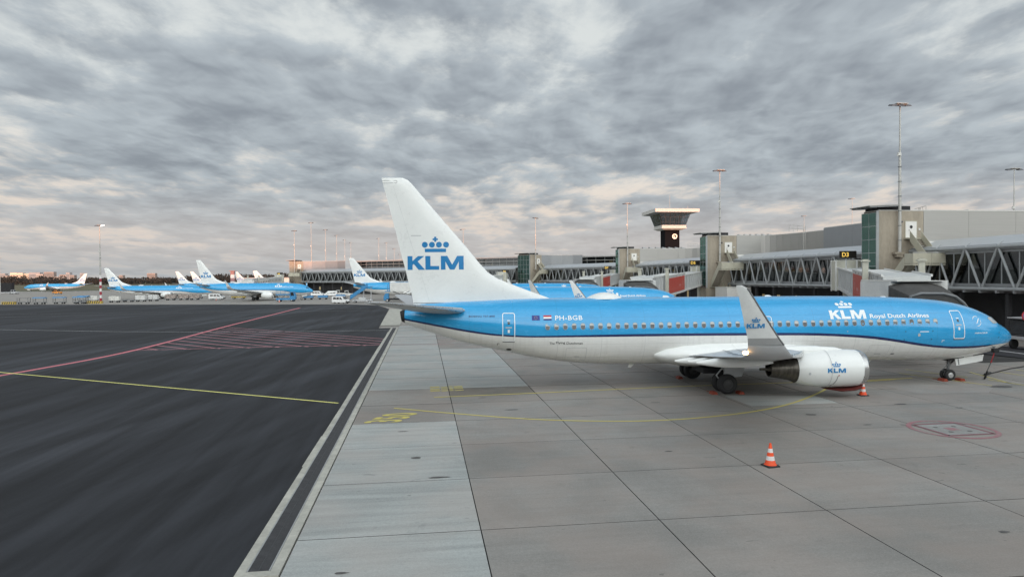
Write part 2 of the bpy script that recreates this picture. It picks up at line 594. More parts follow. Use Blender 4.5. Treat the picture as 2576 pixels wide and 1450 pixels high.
# painted markings
def ribbon(name, pts, w, z, mat, parent, dash=None):
    """painted line along grid points with width w"""
    P = [en(*p) for p in pts]
    L_, R_ = [], []
    for i, p in enumerate(P):
        d = (P[min(i + 1, len(P) - 1)] - P[max(i - 1, 0)])
        d.z = 0
        d.normalize()
        nrm = Vector((-d.y, d.x, 0)) * (w / 2)
        L_.append(p + nrm)
        R_.append(p - nrm)
    me = bpy.data.meshes.new(name)
    vs = [(p.x, p.y, z) for p in L_ + R_]
    n = len(P)
    me.from_pydata(vs, [], [(n + i, n + i + 1, i + 1, i) for i in range(n - 1)])
    me.materials.append(mat)
    return link(me, name, parent)

def smooth_path(pts, k=8):
    """Catmull-Rom through points"""
    out = []
    P = [Vector((*p, 0)) for p in pts]
    P = [P[0] * 2 - P[1]] + P + [P[-1] * 2 - P[-2]]
    for i in range(1, len(P) - 2):
        for t in range(k):
            s = t / k
            a, b_, c, d = P[i - 1], P[i], P[i + 1], P[i + 2]
            q = 0.5 * ((2 * b_) + (c - a) * s + (2 * a - 5 * b_ + 4 * c - d) * s * s + (3 * b_ - a - 3 * c + d) * s ** 3)
            out.append((q.x, q.y))
    out.append((P[-2].x, P[-2].y))
    return out

ZA = -0.007
ribbon('red_clearance_line', smooth_path([(-31.6, 42), (-29.9, 50), (-28.75, 55.4), (-27.75, 60.7), (-27.2, 67.3), (-27.15, 76.8), (-27.4, 88), (-27.6, 100), (-27.7, 125), (-27.8, 157)]), 0.5, ZA + 0.003, m_red, asph)
ribbon('yellow_guide_line', [(-60, 72), (-30.68, 53.24), (-4.55, 36.58)], 0.17, ZA + 0.006, m_lime, asph)
ribbon('white_line', [(-110, 118), (-57.5, 99.9), (-40, 92.6), (-27.6, 88.9), (-16, 87.2), (-4.3, 86.6)], 0.14, ZA, m_wht, asph)
ribbon('white_line', [(-180, 118), (-77, 133.8), (-54.7, 138.8), (-39, 142), (-6.6, 139)], 0.22, ZA, m_wht2, asph)
ribbon('white_line', [(-140, 140), (-60, 146), (-12, 152)], 0.22, ZA, m_wht2, asph)
ribbon('pink_hatch_edge', [(-27.1, 67.3), (-19.6, 67.9), (-14, 68.1), (-4.35, 67.8)], 0.24, ZA, m_pink, asph)
for k in range(11):
    n_ = 69.1 + k * 2.75
    x1 = min(-24.9 + 2.75 * k, -4.35)
    y1 = 67.4 if x1 < -4.4 else 67.4 + (k - 7.45) * 2.75
    ribbon('pink_hatch_line', [(-26.75, n_), (x1, y1)], 0.22, ZA, m_pink, asph)
for k in range(4):
    ribbon('pink_hatch_line', [(-3.2, 68 + 2.9 * k), (2.5 + 0.8 * k, 68.3 + 2.7 * k - 1.2)], 0.12, 0.007, m_pink2, slab_bed)
ribbon('pink_hatch_edge', [(-3.2, 67.4), (6, 66.8)], 0.12, 0.009, m_pink2, slab_bed)
arc = smooth_path([(-1.52, 34.62), (1.39, 32.79), (5.17, 30.75), (8.76, 29.72), (11.19, 29.6), (13.1, 29.86), (15.65, 30.6), (18.06, 31.8), (20.46, 33.56), (23.43, 36.3), (26, 39.5)])
ribbon('yellow_turn_line', arc, 0.15, 0.009, m_yel, slab_bed)
ribbon('yellow_lead_line', [(0.55, 37.35), (6.33, 37.7), (14.65, 38.42), (22, 38.6), (27, 38.5), (31, 38.9)], 0.16, 0.012, m_yel, slab_bed)
ribbon('yellow_bar', [(26.9, 38.1), (29.6, 38.6)], 0.13, 0.016, m_yel, slab_bed)
for a, bb in (((31.7, 41.0), (33.4, 35.4)), ((36.6, 40.6), (35.2, 36.0)), ((38.55, 40.2), (38.7, 38.4)), ((35.1, 37.5), (35.4, 35.2)), ((40.5, 41), (41.5, 36.5)), ((33.3, 42.5), (34.6, 38.5))):
    ribbon('worn_yellow_bar', [a, bb], 0.12, 0.014, m_yel2, slab_bed)
# tyre sweeps of the tow truck near the nose
for k in range(7):
    e0 = 22 + k * 2.2
    ribbon('tyre_mark', smooth_path([(e0, 47.5 + 0.7 * k), (e0 + 6, 45.2 + 0.5 * k), (e0 + 12, 43.6 + 0.4 * k)], 6), 0.10, 0.004 + 0.0008 * k, m_stain, slab_bed)
for e_, n_, r_, q in ((33.6, 35.0, 0.8, 0.4), (18.3, 29.6, 0.28, 0.2), (24.2, 31.2, 0.35, 0.16), (26.4, 29.9, 0.22, 0.1), (3.2, 36.8, 0.3, 0.1), (-0.3, 24.9, 0.22, 0.16), (0.45, 22.35, 0.42, 0.1), (-0.9, 29.3, 0.25, 0.05), (9.2, 24.3, 0.2, 0.08), (14.8, 15.3, 0.16, 0.08), (-1.9, 15.4, 0.2, 0.06), (12.1, 33.8, 0.3, 0.12), (19.5, 27.2, 0.25, 0.07), (4.4, 33.2, 0.4, 0.12)):
    pts = []
    for k in range(12):
        a = 2 * math.pi * k / 12
        rr = rs.uniform(0.65, 1.1)
        pts.append((e_ + r_ * rr * math.cos(a), n_ + q * rr * math.sin(a)))
    sheet('oil_spot', pts, 0.0075, m_stain, parent=slab_bed)

def text_mesh(body, size, bold=0.0, spacing=1.0):
    cu = bpy.data.curves.new('t', 'FONT')
    cu.body = body
    cu.size = size
    cu.offset = bold
    cu.space_character = spacing
    cu.resolution_u = 3
    ob = bpy.data.objects.new('t', cu)
    me = bpy.data.meshes.new_from_object(ob)
    bpy.data.objects.remove(ob)
    bpy.data.curves.remove(cu)
    return me

def mesh_xy(me):
    """verts (x,y), faces, centred"""
    vs = [(v.co.x, v.co.y) for v in me.vertices]
    fs = [tuple(p.vertices) for p in me.polygons]
    x0, x1 = min(v[0] for v in vs), max(v[0] for v in vs)
    y0, y1 = min(v[1] for v in vs), max(v[1] for v in vs)
    return [(x - (x0 + x1) / 2, y - (y0 + y1) / 2) for x, y in vs], fs, (x1 - x0, y1 - y0)

# stand number read by a pilot heading left: letters run towards the far end, tops to the left
tv, tf, (tw, th_) = mesh_xy(text_mesh('350', 1.0, 0.02, 1.05))
me = bpy.data.meshes.new('stand_number')
sc_n, sc_e = 2.0 / tw, 1.7 / th_
me.from_pydata([tuple(en(-1.5 - y * sc_e + x * sc_n * 0.48, 32.25 + x * sc_n, 0.010)) for x, y in tv], [], tf)
me.materials.append(m_yel)
link(me, 'stand_number', slab_bed)
# worn stop-line block: three rows of short bars
for r in range(3):
    for k, (a, bb) in enumerate(((0.37, 0.95), (1.03, 1.42), (1.50, 1.74), (1.80, 2.33))):
        n_ = 40.75 - r * 0.66
        ribbon('stop_bar', [(a, n_ - 0.05), (bb, n_ + 0.03 * k)], 0.22 if (r + k) % 3 else 0.34, 0.013, m_yel2, slab_bed)
        if (r + k) % 2 == 0:
            ribbon('stop_bar', [(a, n_ + 0.27), (bb, n_ + 0.27 + 0.02 * k)], 0.10, 0.013, m_yel2, slab_bed)
# round no-entry style marking with a square in it
def ring(cx, cy, r0, r1, z, mat, name, a0=0, a1=360, n=40):
    vs, fs = [], []
    for k in range(n + 1):
        a = R(a0 + (a1 - a0) * k / n)
        vs += [tuple(en(cx + r0 * math.cos(a), cy + r0 * math.sin(a), z)), tuple(en(cx + r1 * math.cos(a), cy + r1 * math.sin(a), z))]
    for k in range(n):
        fs.append((2 * k, 2 * k + 1, 2 * k + 3, 2 * k + 2))
    me = bpy.data.meshes.new(name)
    me.from_pydata(vs, [], fs)
    me.materials.append(mat)
    return link(me, name, slab_bed)
cx_, cy_ = 22.45, 25.8
ring(cx_, cy_, 1.52, 1.72, 0.0095, m_pink2, 'round_marking')
m_pink3 = paint_mat('dark_pink_marking', (0.20, 0.085, 0.095), 0.60, (0.20, 0.13, 0.13))
sq = [(-1.02, -1.02), (1.06, -1.0), (1.02, 1.05), (-1.02, 1.02), (-1.02, -1.02)]
for a, bb in zip(sq[:-1], sq[1:]):
    ribbon('square_marking', [(cx_ + a[0], cy_ + a[1]), (cx_ + bb[0], cy_ + bb[1])], 0.17, 0.011, m_pink3, slab_bed)
sheet('square_field', [(cx_ + a * 0.92, cy_ + bb * 0.92) for a, bb in sq[:4]], 0.0085, paint_mat('worn_white_marking', (0.32, 0.32, 0.305), 0.46, (0.25, 0.24, 0.225)), parent=slab_bed)
sheet('centre_marking', [(cx_ - .25, cy_ - .25), (cx_ + .25, cy_ - .25), (cx_ + .25, cy_ + .25), (cx_ - .25, cy_ + .25)], 0.012, m_pink2, parent=slab_bed)
for k in range(4):
    a = R(45 + 90 * k)
    ring(cx_ + 0.62 * math.cos(a), cy_ + 0.62 * math.sin(a), 0.02, 0.10, 0.0125, m_stain, 'dot_marking', n=12)

# ================================================================== aircraft
m_white = M('aircraft_white', (0.80, 0.81, 0.79), 0.30, var=0.035, scale=0.8, coat=0.3)
m_blue = M('aircraft_blue', (0.02, 0.30, 0.72), 0.28, var=0.05, scale=1, coat=0.3)
m_logo = M('logo_blue', (0.015, 0.20, 0.46), 0.35, var=0.03)
m_navy = M('navy', (0.012, 0.02, 0.10), 0.35, var=0.05)
m_dec = M('decal_white', (0.84, 0.86, 0.86), 0.4, var=0.02)
m_blk = M('decal_black', (0.02, 0.02, 0.022), 0.5, var=0.1)
m_wgrey = M('wing_grey', (0.46, 0.47, 0.48), 0.38, var=0.05, scale=0.6, coat=0.1)
m_dgrey = M('dark_grey_paint', (0.16, 0.165, 0.17), 0.4, var=0.1)
m_steel = M('bare_metal', (0.55, 0.55, 0.54), 0.28, metal=0.9, var=0.1)
m_nozzle = M('burnt_metal', (0.12, 0.11, 0.095), 0.38, metal=0.85, var=0.35, scale=2, stretch=(4, 1, 1))
m_dark = M('dark_recess', (0.018, 0.018, 0.02), 0.8)
m_tyre = M('tyre_rubber', (0.022, 0.022, 0.023), 0.75, var=0.2, scale=6)
m_rim = M('wheel_rim', (0.50, 0.50, 0.50), 0.4, metal=0.5, var=0.1)
m_rimd = M('dusty_rim', (0.05, 0.05, 0.05), 0.6, var=0.2)
m_glass = M('cabin_glass', (0.02, 0.024, 0.03), 0.08, var=0.2, spec=0.8)
m_blind = M('window_blind', (0.55, 0.55, 0.53), 0.5, var=0.06)
m_cock = M('cockpit_screen', (0.42, 0.44, 0.44), 0.16, var=0.15, spec=0.8)
m_frame = M('window_frame', (0.24, 0.33, 0.40), 0.35, metal=0.3, var=0.08)
m_orange = M('chock_orange', (0.26, 0.045, 0.02), 0.7, var=0.3, scale=6)
m_lamp = M('wing_lamp', (1, 0.6, 0.3), 0.3, emit=(1.0, 0.55, 0.2), estr=25)

def fuselage_mat():
    m, N, L, b = new_mat('fuselage_livery')
    a = N.new('ShaderNodeAttribute'); a.attribute_name = 'above'
    c = N.new('ShaderNodeAttribute'); c.attribute_name = 'below'
    t = N.new('ShaderNodeTexCoord')
    n1 = noise(N, L, mapped(N, L, t.outputs['Object'], (0.7, 3, 2.5)), 1.3, 5, 0.6)
    n2 = noise(N, L, mapped(N, L, t.outputs['Object'], (6, 1, 0.4)), 1.0, 4, 0.6)
    white = mixc(N, L, ramp01(N, L, n2, 0.45, 0.8), (0.80, 0.80, 0.775), (0.74, 0.735, 0.71))
    blue = mixc(N, L, ramp01(N, L, n1, 0.3, 0.7), (0.022, 0.320, 0.640), (0.028, 0.350, 0.680))
    fa = mth(N, L, 'GREATER_THAN', a.outputs['Fac'], 0.0)
    fb = mth(N, L, 'GREATER_THAN', c.outputs['Fac'], 0.0)
    col = mixc(N, L, fb, white, (0.010, 0.018, 0.095))
    col = mixc(N, L, fa, col, blue)
    # skin seams: frames and lap joints
    sx = N.new('ShaderNodeSeparateXYZ')
    L.new(t.outputs['Object'], sx.inputs[0])
    fx = mth(N, L, 'FRACT', mth(N, L, 'MULTIPLY', mth(N, L, 'ADD', sx.outputs[0], 50.0), 1 / 2.54))
    ln = mth(N, L, 'LESS_THAN', fx, 0.009)
    for zl in (1.95, 2.75, 4.30, 4.95):
        ln = mth(N, L, 'MAXIMUM', ln, mth(N, L, 'LESS_THAN', mth(N, L, 'ABSOLUTE', mth(N, L, 'SUBTRACT', sx.outputs[2], zl)), 0.010))
    col = mixc(N, L, mth(N, L, 'MULTIPLY', ln, 0.30), col, mixc(N, L, 1.0, col, (0.35, 0.36, 0.38), 'MULTIPLY'))
    # grime towards the keel and behind the gear
    gr = noise(N, L, mapped(N, L, t.outputs['Object'], (0.5, 2, 5)), 1.0, 5, 0.65)
    low = ramp01(N, L, sx.outputs[2], 2.3, 1.35)
    col = mixc(N, L, mth(N, L, 'MULTIPLY', low, ramp01(N, L, gr, 0.35, 0.75, 0.02, 0.16)), col, (0.40, 0.39, 0.36))
    L.new(col, b.inputs['Base Color'])
    L.new(ramp01(N, L, n1, 0.3, 0.7, 0.20, 0.30), b.inputs['Roughness'])
    b.inputs['Coat Weight'].default_value = 0.6
    b.inputs['Coat Roughness'].default_value = 0.05
    # faint skin panels: frames every half metre and stringer laps
    w = N.new('ShaderNodeTexNoise')
    w.inputs['Scale'].default_value = 1.1
    w.inputs['Detail'].default_value = 2
    L.new(t.outputs['Object'], w.inputs['Vector'])
    bp = N.new('ShaderNodeBump')
    bp.inputs['Strength'].default_value = 0.04
    bp.inputs['Distance'].default_value = 0.03
    L.new(w.outputs[0], bp.inputs['Height'])
    return m
m_fus = fuselage_mat()

def pchip(xs, ys):
    xs, ys = np.array(xs, float), np.array(ys, float)
    h = np.diff(xs); d = np.diff(ys) / h
    mm = np.zeros(len(xs))
    mm[0], mm[-1] = d[0], d[-1]
    for i in range(1, len(xs) - 1):
        if d[i - 1] * d[i] > 0:
            w1, w2 = 2 * h[i] + h[i - 1], h[i] + 2 * h[i - 1]
            mm[i] = (w1 + w2) / (w1 / d[i - 1] + w2 / d[i])
    def f(x):
        x = min(max(x, xs[0]), xs[-1])
        i = int(min(np.searchsorted(xs, x, 'right') - 1, len(xs) - 2))
        t = (x - xs[i]) / h[i]
        return float((1 + 2 * t) * (1 - t) ** 2 * ys[i] + t * (1 - t) ** 2 * h[i] * mm[i] + t * t * (3 - 2 * t) * ys[i + 1] + t * t * (t - 1) * h[i] * mm[i + 1])
    return f

f_top = pchip([0, .06, .34, .75, 1.27, 1.62, 2.08, 2.66, 3.46, 4.38, 5.53, 6.95, 8.36, 10, 13.4, 29.4, 31, 33, 35.8, 37.4, 38.02],
              [2.66, 2.90, 3.18, 3.45, 3.74, 4.05, 4.28, 4.52, 4.76, 4.95, 5.09, 5.19, 5.26, 5.31, 5.36, 5.38, 5.36, 5.29, 5.17, 5.03, 4.70])
f_bot = pchip([0, .06, .33, .68, 1.2, 1.78, 2.64, 3.79, 4.94, 6.5, 10, 24, 27.1, 28.35, 30.1, 31.5, 32.8, 33.85, 34.86, 35.54, 36.55, 37.55, 38.02],
              [2.62, 2.42, 2.22, 2.07, 1.88, 1.70, 1.53, 1.36, 1.28, 1.30, 1.34, 1.36, 1.46, 1.58, 1.85, 2.15, 2.44, 2.68, 2.95, 3.17, 3.52, 3.86, 4.08])
f_w = pchip([0, .06, .34, .75, 1.27, 2.08, 3, 4.38, 6, 7.5, 25.5, 28, 30, 32.8, 34.8, 36.5, 37.5, 38.02],
            [0.02, .26, .56, .84, 1.10, 1.40, 1.60, 1.78, 1.86, 1.88, 1.88, 1.84, 1.73, 1.42, 1.10, .74, .47, .26])
f_sa = pchip([0, 2.46, 3.57, 4.67, 5.76, 6.85, 8.48, 10.1, 12.25, 14.4, 22.5, 28.3, 30.3, 32.2, 33.9, 35.5, 37.3, 38.1],
             [2.36, 2.31, 2.28, 2.28, 2.34, 2.48, 2.75, 2.99, 3.16, 3.25, 3.32, 3.29, 3.27, 3.36, 3.58, 3.86, 4.19, 4.34])
f_sb = pchip([0, 1.8, 2.46, 3.57, 4.67, 5.76, 6.85, 8.48, 10.1, 12.25, 14.4, 22.5, 28.3, 30.3, 32.2, 33.9, 35.5, 37.3, 38.1],
             [2.36, 2.30, 2.22, 2.14, 2.14, 2.21, 2.33, 2.60, 2.83, 3.01, 3.10, 3.17, 3.18, 3.18, 3.26, 3.46, 3.75, 4.09, 4.24])

S0 = 19.6           # station of the main gear: origin of the aircraft frame
def A(s, b, z):
    """station aft of nose, offset to starboard, height -> aircraft frame (x forward, y to port)"""
    return (S0 - s, -b, z)

def fus_side(s, z):
    zt, zb, w = f_top(s), f_bot(s), f_w(s)
    zc, hh = (zt + zb) / 2, (zt - zb) / 2
    q = 1 - ((z - zc) / hh) ** 2
    return w * math.sqrt(max(q, 0.0))

FIN = [(5.0, 28.9, 37.3, .16), (5.30, 29.0, 37.32, .17), (5.45, 29.4, 37.35, .18), (6.03, 30.96, 37.48, .18), (6.56, 32.3, 37.62, .19), (6.95, 32.88, 37.70, .19), (7.54, 33.42, 37.85, .185),
       (8.53, 34.21, 38.10, .175), (10.52, 35.92, 38.58, .14), (12.1, 37.25, 38.99, .11), (12.42, 37.56, 39.07, .09), (12.54, 37.85, 39.08, .03)]
AF = [(0, 0), (.012, .30), (.05, .58), (.12, .80), (.25, .97), (.40, 1.0), (.60, .80), (.80, .43), (1.0, .05)]

def section(le, te, th, cz, mk):
    """closed aerofoil ring; mk(s, offset) -> point"""
    up = [(le + (te - le) * x, y * th) for x, y in AF]
    lo = [(le + (te - le) * x, -y * th) for x, y in AF[1:][::-1]]
    return [mk(s, o) for s, o in up + lo]

_zz = [f[0] for f in FIN]
fin_le, fin_te, fin_th = (lambda z: float(np.interp(z, _zz, [f[1] for f in FIN]))), (lambda z: float(np.interp(z, _zz, [f[2] for f in FIN]))), (lambda z: float(np.interp(z, _zz, [f[3] for f in FIN])))
def fin_side(s, z):
    x = (s - fin_le(z)) / (fin_te(z) - fin_le(z))
    return fin_th(z) * float(np.interp(x, [a for a, _ in AF], [c for _, c in AF]))

ENG_Y, ENG_Z = 4.83, 1.58
ENG = [(12.74, .86), (12.76, .92), (12.86, .965), (13.1, 1.0), (13.6, 1.03), (14.4, 1.04), (15.2, 1.01), (15.9, .93), (16.3, .84), (16.56, .755)]
def eng_r(s):
    return float(np.interp(s, [a for a, _ in ENG], [r for _, r in ENG]))

def decal(name, verts, faces, mat, surf, parent, cut=0.09, cutx=0.45):
    """verts given as (station, height); surf(s, z) -> point in the aircraft frame; the flat print is cut fine enough to follow the skin"""
    bm = bmesh.new()
    vv = [bm.verts.new((s, z, 0)) for s, z in verts]
    for f in faces:
        try:
            bm.faces.new([vv[i] for i in f])
        except ValueError:
            pass
    bmesh.ops.triangulate(bm, faces=bm.faces)
    s_ = [v.co.x for v in bm.verts]; z_ = [v.co.y for v in bm.verts]
    for lo, hi, step, no, ax in ((min(s_), max(s_), cutx, (1, 0, 0), 0), (min(z_), max(z_), cut, (0, 1, 0), 1)):
        k = lo + step
        while k < hi:
            co = [0, 0, 0]; co[ax] = k
            bmesh.ops.bisect_plane(bm, geom=bm.verts[:] + bm.edges[:] + bm.faces[:], plane_co=co, plane_no=no)
            k += step
    for v in bm.verts:
        v.co = Vector(surf(v.co.x, v.co.y))
    me = bpy.data.meshes.new(name)
    bm.to_mesh(me)
    bm.free()
    me.materials.append(mat)
    return link(me, name, parent)

def surf_fus(side=1, off=0.006):
    return lambda s, z: A(s, side * (fus_side(s, z) + off), z)
def surf_fin(side=1, off=0.008):
    return lambda s, z: A(s, side * (fin_side(s, z) + off), z)
def surf_eng(side=1, off=0.008):
    def f(s, z):
        r = eng_r(s)
        return A(s, side * (ENG_Y + math.sqrt(max(r * r - (z - ENG_Z) ** 2, 0.01)) + off), z)
    return f

# the wordmark with the crown; unit = letter height
LK = [(0, 0), (.36, 0), (.36, .34), (.45, .43), (.80, 0), (1.27, 0), (.735, .61), (1.22, 1), (.76, 1), (.36, .64), (.36, 1), (0, 1)]
LL = [(1.30, 0), (2.30, 0), (2.30, .27), (1.67, .27), (1.67, 1), (1.30, 1)]
LM = [(2.43, 0), (2.76, 0), (2.76, .60), (3.08, 0), (3.42, 0), (3.74, .60), (3.74, 0), (4.09, 0), (4.09, 1), (3.62, 1), (3.25, .36), (2.90, 1), (2.43, 1)]
BAR = [(1.27, 1.28), (2.81, 1.28), (2.81, 1.53), (1.27, 1.53)]
CR1 = [(1.96, 2.03), (2.11, 2.03), (2.11, 2.40), (1.96, 2.40)]
CR2 = [(1.845, 2.15), (2.225, 2.15), (2.225, 2.28), (1.845, 2.28)]
def wordmark(slim=False):
    vs, fs = [], []
    def poly(p):
        o = len(vs)
        vs.extend(p)
        fs.append(tuple(range(o, o + len(p))))
    for p in (LK, LL, LM, BAR, CR1):
        poly(p)
    poly([(1.845, 2.15), (1.959, 2.15), (1.959, 2.28), (1.845, 2.28)])
    poly([(2.111, 2.15), (2.225, 2.15), (2.225, 2.28), (2.111, 2.28)])
    for cx in (1.27, 1.79, 2.30, 2.82):
        poly([(cx + .215 * math.cos(2 * math.pi * k / 14), 1.82 + .215 * math.sin(2 * math.pi * k / 14)) for k in range(14)])
    return vs, fs
WMV, WMF = wordmark()

def arc_z(s, z0, d):
    """height reached by going d along the skin upwards from z0"""
    zt, zb, w = f_top(s), f_bot(s), f_w(s)
    hh = (zt - zb) / 2
    a = math.asin((z0 - (zt + zb) / 2) / hh) + d / ((hh + w) / 2)
    return (zt + zb) / 2 + hh * math.sin(a)

def mark(name, s0, z0, hgt, mat, surf, parent, side=1, stretch=1.0, cut=0.09, arc=False):
    """s0: station of the left edge as read; hgt: letter height"""
    d = -1 if side > 0 else 1
    if arc:
        return decal(name, [(s0 + d * x * hgt * stretch, arc_z(11.5, z0, y * hgt)) for x, y in WMV], WMF, mat, surf, parent, cut)
    return decal(name, [(s0 + d * x * hgt * stretch, z0 + y * hgt) for x, y in WMV], WMF, mat, surf, parent, cut)

def words(name, body, s0, z0, width, hgt, mat, surf, parent, side=1, bold=0.02, spacing=1.0, slant=0.0):
    tv, tf, (w, h) = mesh_xy(text_mesh(body, 1.0, bold, spacing))
    d = -1 if side > 0 else 1
    return decal(name, [(s0 + d * ((x / w + .5) * width + slant * y / h * hgt), z0 + (y / h + .5) * hgt) for x, y in tv], tf, mat, surf, parent, 0.12)

def rrect(s0, s1, z0, z1, r, n=5):
    pts = []
    for cx, cz, a0 in ((s1 - r, z1 - r, 0), (s0 + r, z1 - r, 90), (s0 + r, z0 + r, 180), (s1 - r, z0 + r, 270)):
        for k in range(n + 1):
            a = R(a0 + 90 * k / n)
            pts.append((cx + r * math.cos(a), cz + r * math.sin(a)))
    return pts

def outline(name, s0, s1, z0, z1, r, w, mat, surf, parent):
    a, b_ = rrect(s0, s1, z0, z1, r), rrect(s0 + w, s1 - w, z0 + w, z1 - w, max(r - w, .01))
    n = len(a)
    return decal(name, a + b_, [(i, (i + 1) % n, n + (i + 1) % n, n + i) for i in range(n)], mat, surf, parent, 0.15, 9)

def quad(name, s0, s1, z0, z1, mat, surf, parent):
    return decal(name, [(s0, z0), (s1, z0), (s1, z1), (s0, z1)], [(0, 1, 2, 3)], mat, surf, parent, 0.12, 0.5)

def wheel(parent, x, y, r, w, rim_mat, name='wheel'):
    hub = MB()
    hub.lathe([(-w / 2 - .02, 0.001), (-w / 2 - .02, r * .12), (-w / 2, r * .16), (-w / 2 + .02, r * .44), (-w / 2, r * .48), (-w / 2 + .03, r * .505), (w / 2 - .03, r * .505), (w / 2, r * .48), (w / 2 - .02, r * .44), (w / 2, r * .16), (w / 2 + .02, r * .12), (w / 2 + .02, 0.001)], 'y', 20)
    o = hub.build(name, rim_mat, parent, smooth=True, loc=(x, y, r))
    t = MB()
    t.lathe([(-w / 2 + .02, r * .50), (-w / 2, r * .62), (-w / 2 + .01, r * .85), (-w / 2 + w * .2, r * .97), (0, r), (w / 2 - w * .2, r * .97), (w / 2 - .01, r * .85), (w / 2, r * .62), (w / 2 - .02, r * .50)], 'y', 28, cap=False)
    t.build('tyre', m_tyre, o, smooth=60)
    return o

def build_aircraft(label, full, short=0.0, reg=True, ports=True):
    root = thing('parked_airliner', label, 'airplane')
    # ---- fuselage
    st = sorted(set([0, .02, .06, .12, .2, .34, .5, .75, 1.0, 1.27, 1.45, 1.62, 1.85, 2.08, 2.4, 2.66, 3.0, 3.46, 3.9, 4.38, 5, 5.53, 6.2, 6.95, 7.6, 8.36, 9.2, 10, 11, 12.25, 13.4] +
                    [14.4 + 1.1 * k for k in range(10)] + [26, 27.1, 27.8, 28.35, 29.2, 30.1, 30.8, 31.5, 32.2, 32.8, 33.4, 33.85, 34.4, 34.86, 35.54, 36.1, 36.55, 37.1, 37.55, 37.8]))
    NR = 64 if full else 32
    rings, ab, be = [], [], []
    for s in st:
        zt, zb, w = f_top(s), f_bot(s), f_w(s)
        zc, hh = (zt + zb) / 2, (zt - zb) / 2
        r = []
        for k in range(NR):
            a = 2 * math.pi * k / NR
            z = zc + hh * math.sin(a)
            r.append(A(s, w * math.cos(a), z))
            ab.append(z - f_sa(s)); be.append(z - f_sb(s))
        rings.append(r)
    b = MB(); b.loft(rings, True)
    fo = b.build('fuselage', m_fus, root, smooth=60)
    for nm, val in (('above', ab), ('below', be)):
        at = fo.data.attributes.new(nm, 'FLOAT', 'POINT')
        at.data.foreach_set('value', val)
    # tail cone end
    b = MB(); rr = []
    for s, k in ((37.8, 1.005), (37.95, 1.005), (38.04, .95), (38.04, .7), (37.9, .6)):
        s_ = min(s, 38.02)
        zt, zb, w = f_top(s_), f_bot(s_), f_w(s_)
        zc, hh = (zt + zb) / 2, (zt - zb) / 2
        rr.append([A(s + .10 * (math.sin(2 * math.pi * q / 20) * .5), w * k * math.cos(2 * math.pi * q / 20), zc + hh * k * math.sin(2 * math.pi * q / 20)) for q in range(20)])
    b.loft(rr, True)
    b.build('tail_cone_rim', m_dark, root, smooth=True)
    # belly fairing
    b = MB(); rr = []
    for s, k, z0 in ((12.9, .02, 2.0), (13.6, .45, 1.75), (14.6, .8, 1.5), (16, 1, 1.22), (18, 1.06, 1.12), (20, 1.04, 1.15), (21.5, .92, 1.28), (22.6, .66, 1.5), (23.2, .32, 1.75), (23.5, .02, 1.95)):
        zc = 2.05; hw = 2.22 * k ** .35 if k > .1 else .9
        zh = zc + .88 * k
        r = []
        for q in range(24):
            a = 2 * math.pi * q / 24
            c, si = math.cos(a), math.sin(a)
            yy = hw * abs(c) ** .75 * (1 if c > 0 else -1)
            zz = zc + (zh - zc) * si if si > 0 else zc + (zc - z0) * si
            r.append(A(s, yy, zz))
        rr.append(r)
    b.loft(rr, True)
    b.build('belly_fairing', m_white, root, smooth=60)
    # ---- fin
    b = MB(); b.loft([section(le, te, th, z, lambda s, o, z=z: A(s, o, z)) for z, le, te, th in FIN], True)
    fin = b.build('fin', m_white, root, smooth=35)
    for sd in (1, -1):
        s_ = 37.62 if sd > 0 else 34.35
        mark('tail_logo', s_, 7.13, .807, m_logo, surf_fin(sd), fin, sd, 1.0, 0.4)
    if full:
        sf = surf_fin(1, .006)
        for a, c in (((37.05, 5.2), (38.28, 12.2)), ((36.2, 5.2), (37.85, 10.6))):
            pass
        decal('rudder_gap', [(36.35, 5.25), (36.37, 5.25), (38.42, 12.05), (38.40, 12.05)], [(0, 1, 2, 3)], M('seam_grey', (.66, .67, .66), .4), sf, fin, 0.4)
        outline('rudder_horn_gap', 38.18, 39.6, 12.22, 12.38, .05, .02, m_dgrey, lambda s, z: sf(min(s, fin_te(z) - .01), z), fin)
        quad('access_panel', 36.8, 37.4, 9.12, 9.16, m_wgrey, sf, fin)
        quad('base_gap', 34.6, 37.3, 5.155, 5.185, m_dgrey, surf_fin(1, .02), fin)
    # ---- stabilisers
    for sd in (1, -1):
        secs = [(0.7, 34.15, 37.35, 4.72, .19), (1.3, 34.40, 37.45, 4.78, .19), (4, 36.35, 38.25, 5.11, .12), (6.7, 38.05, 39.05, 5.43, .075), (7.05, 38.42, 39.12, 5.47, .05), (7.17, 38.75, 39.15, 5.485, .015)]
        b = MB(); b.loft([section(le, te, th, z, lambda s, o, y=y, z=z: A(s, sd * y, z + o)) for y, le, te, z, th in secs], True)
        so = b.build('tailplane', m_wgrey, root, smooth=35)
        b = MB(); b.loft([section(le - .03, le + .07 * (te - le), th * .72, z, lambda s, o, y=y, z=z: A(s, sd * y, z + o)) for y, le, te, z, th in secs[1:-1]], True)
        b.build('leading_edge', m_steel, so, smooth=35)
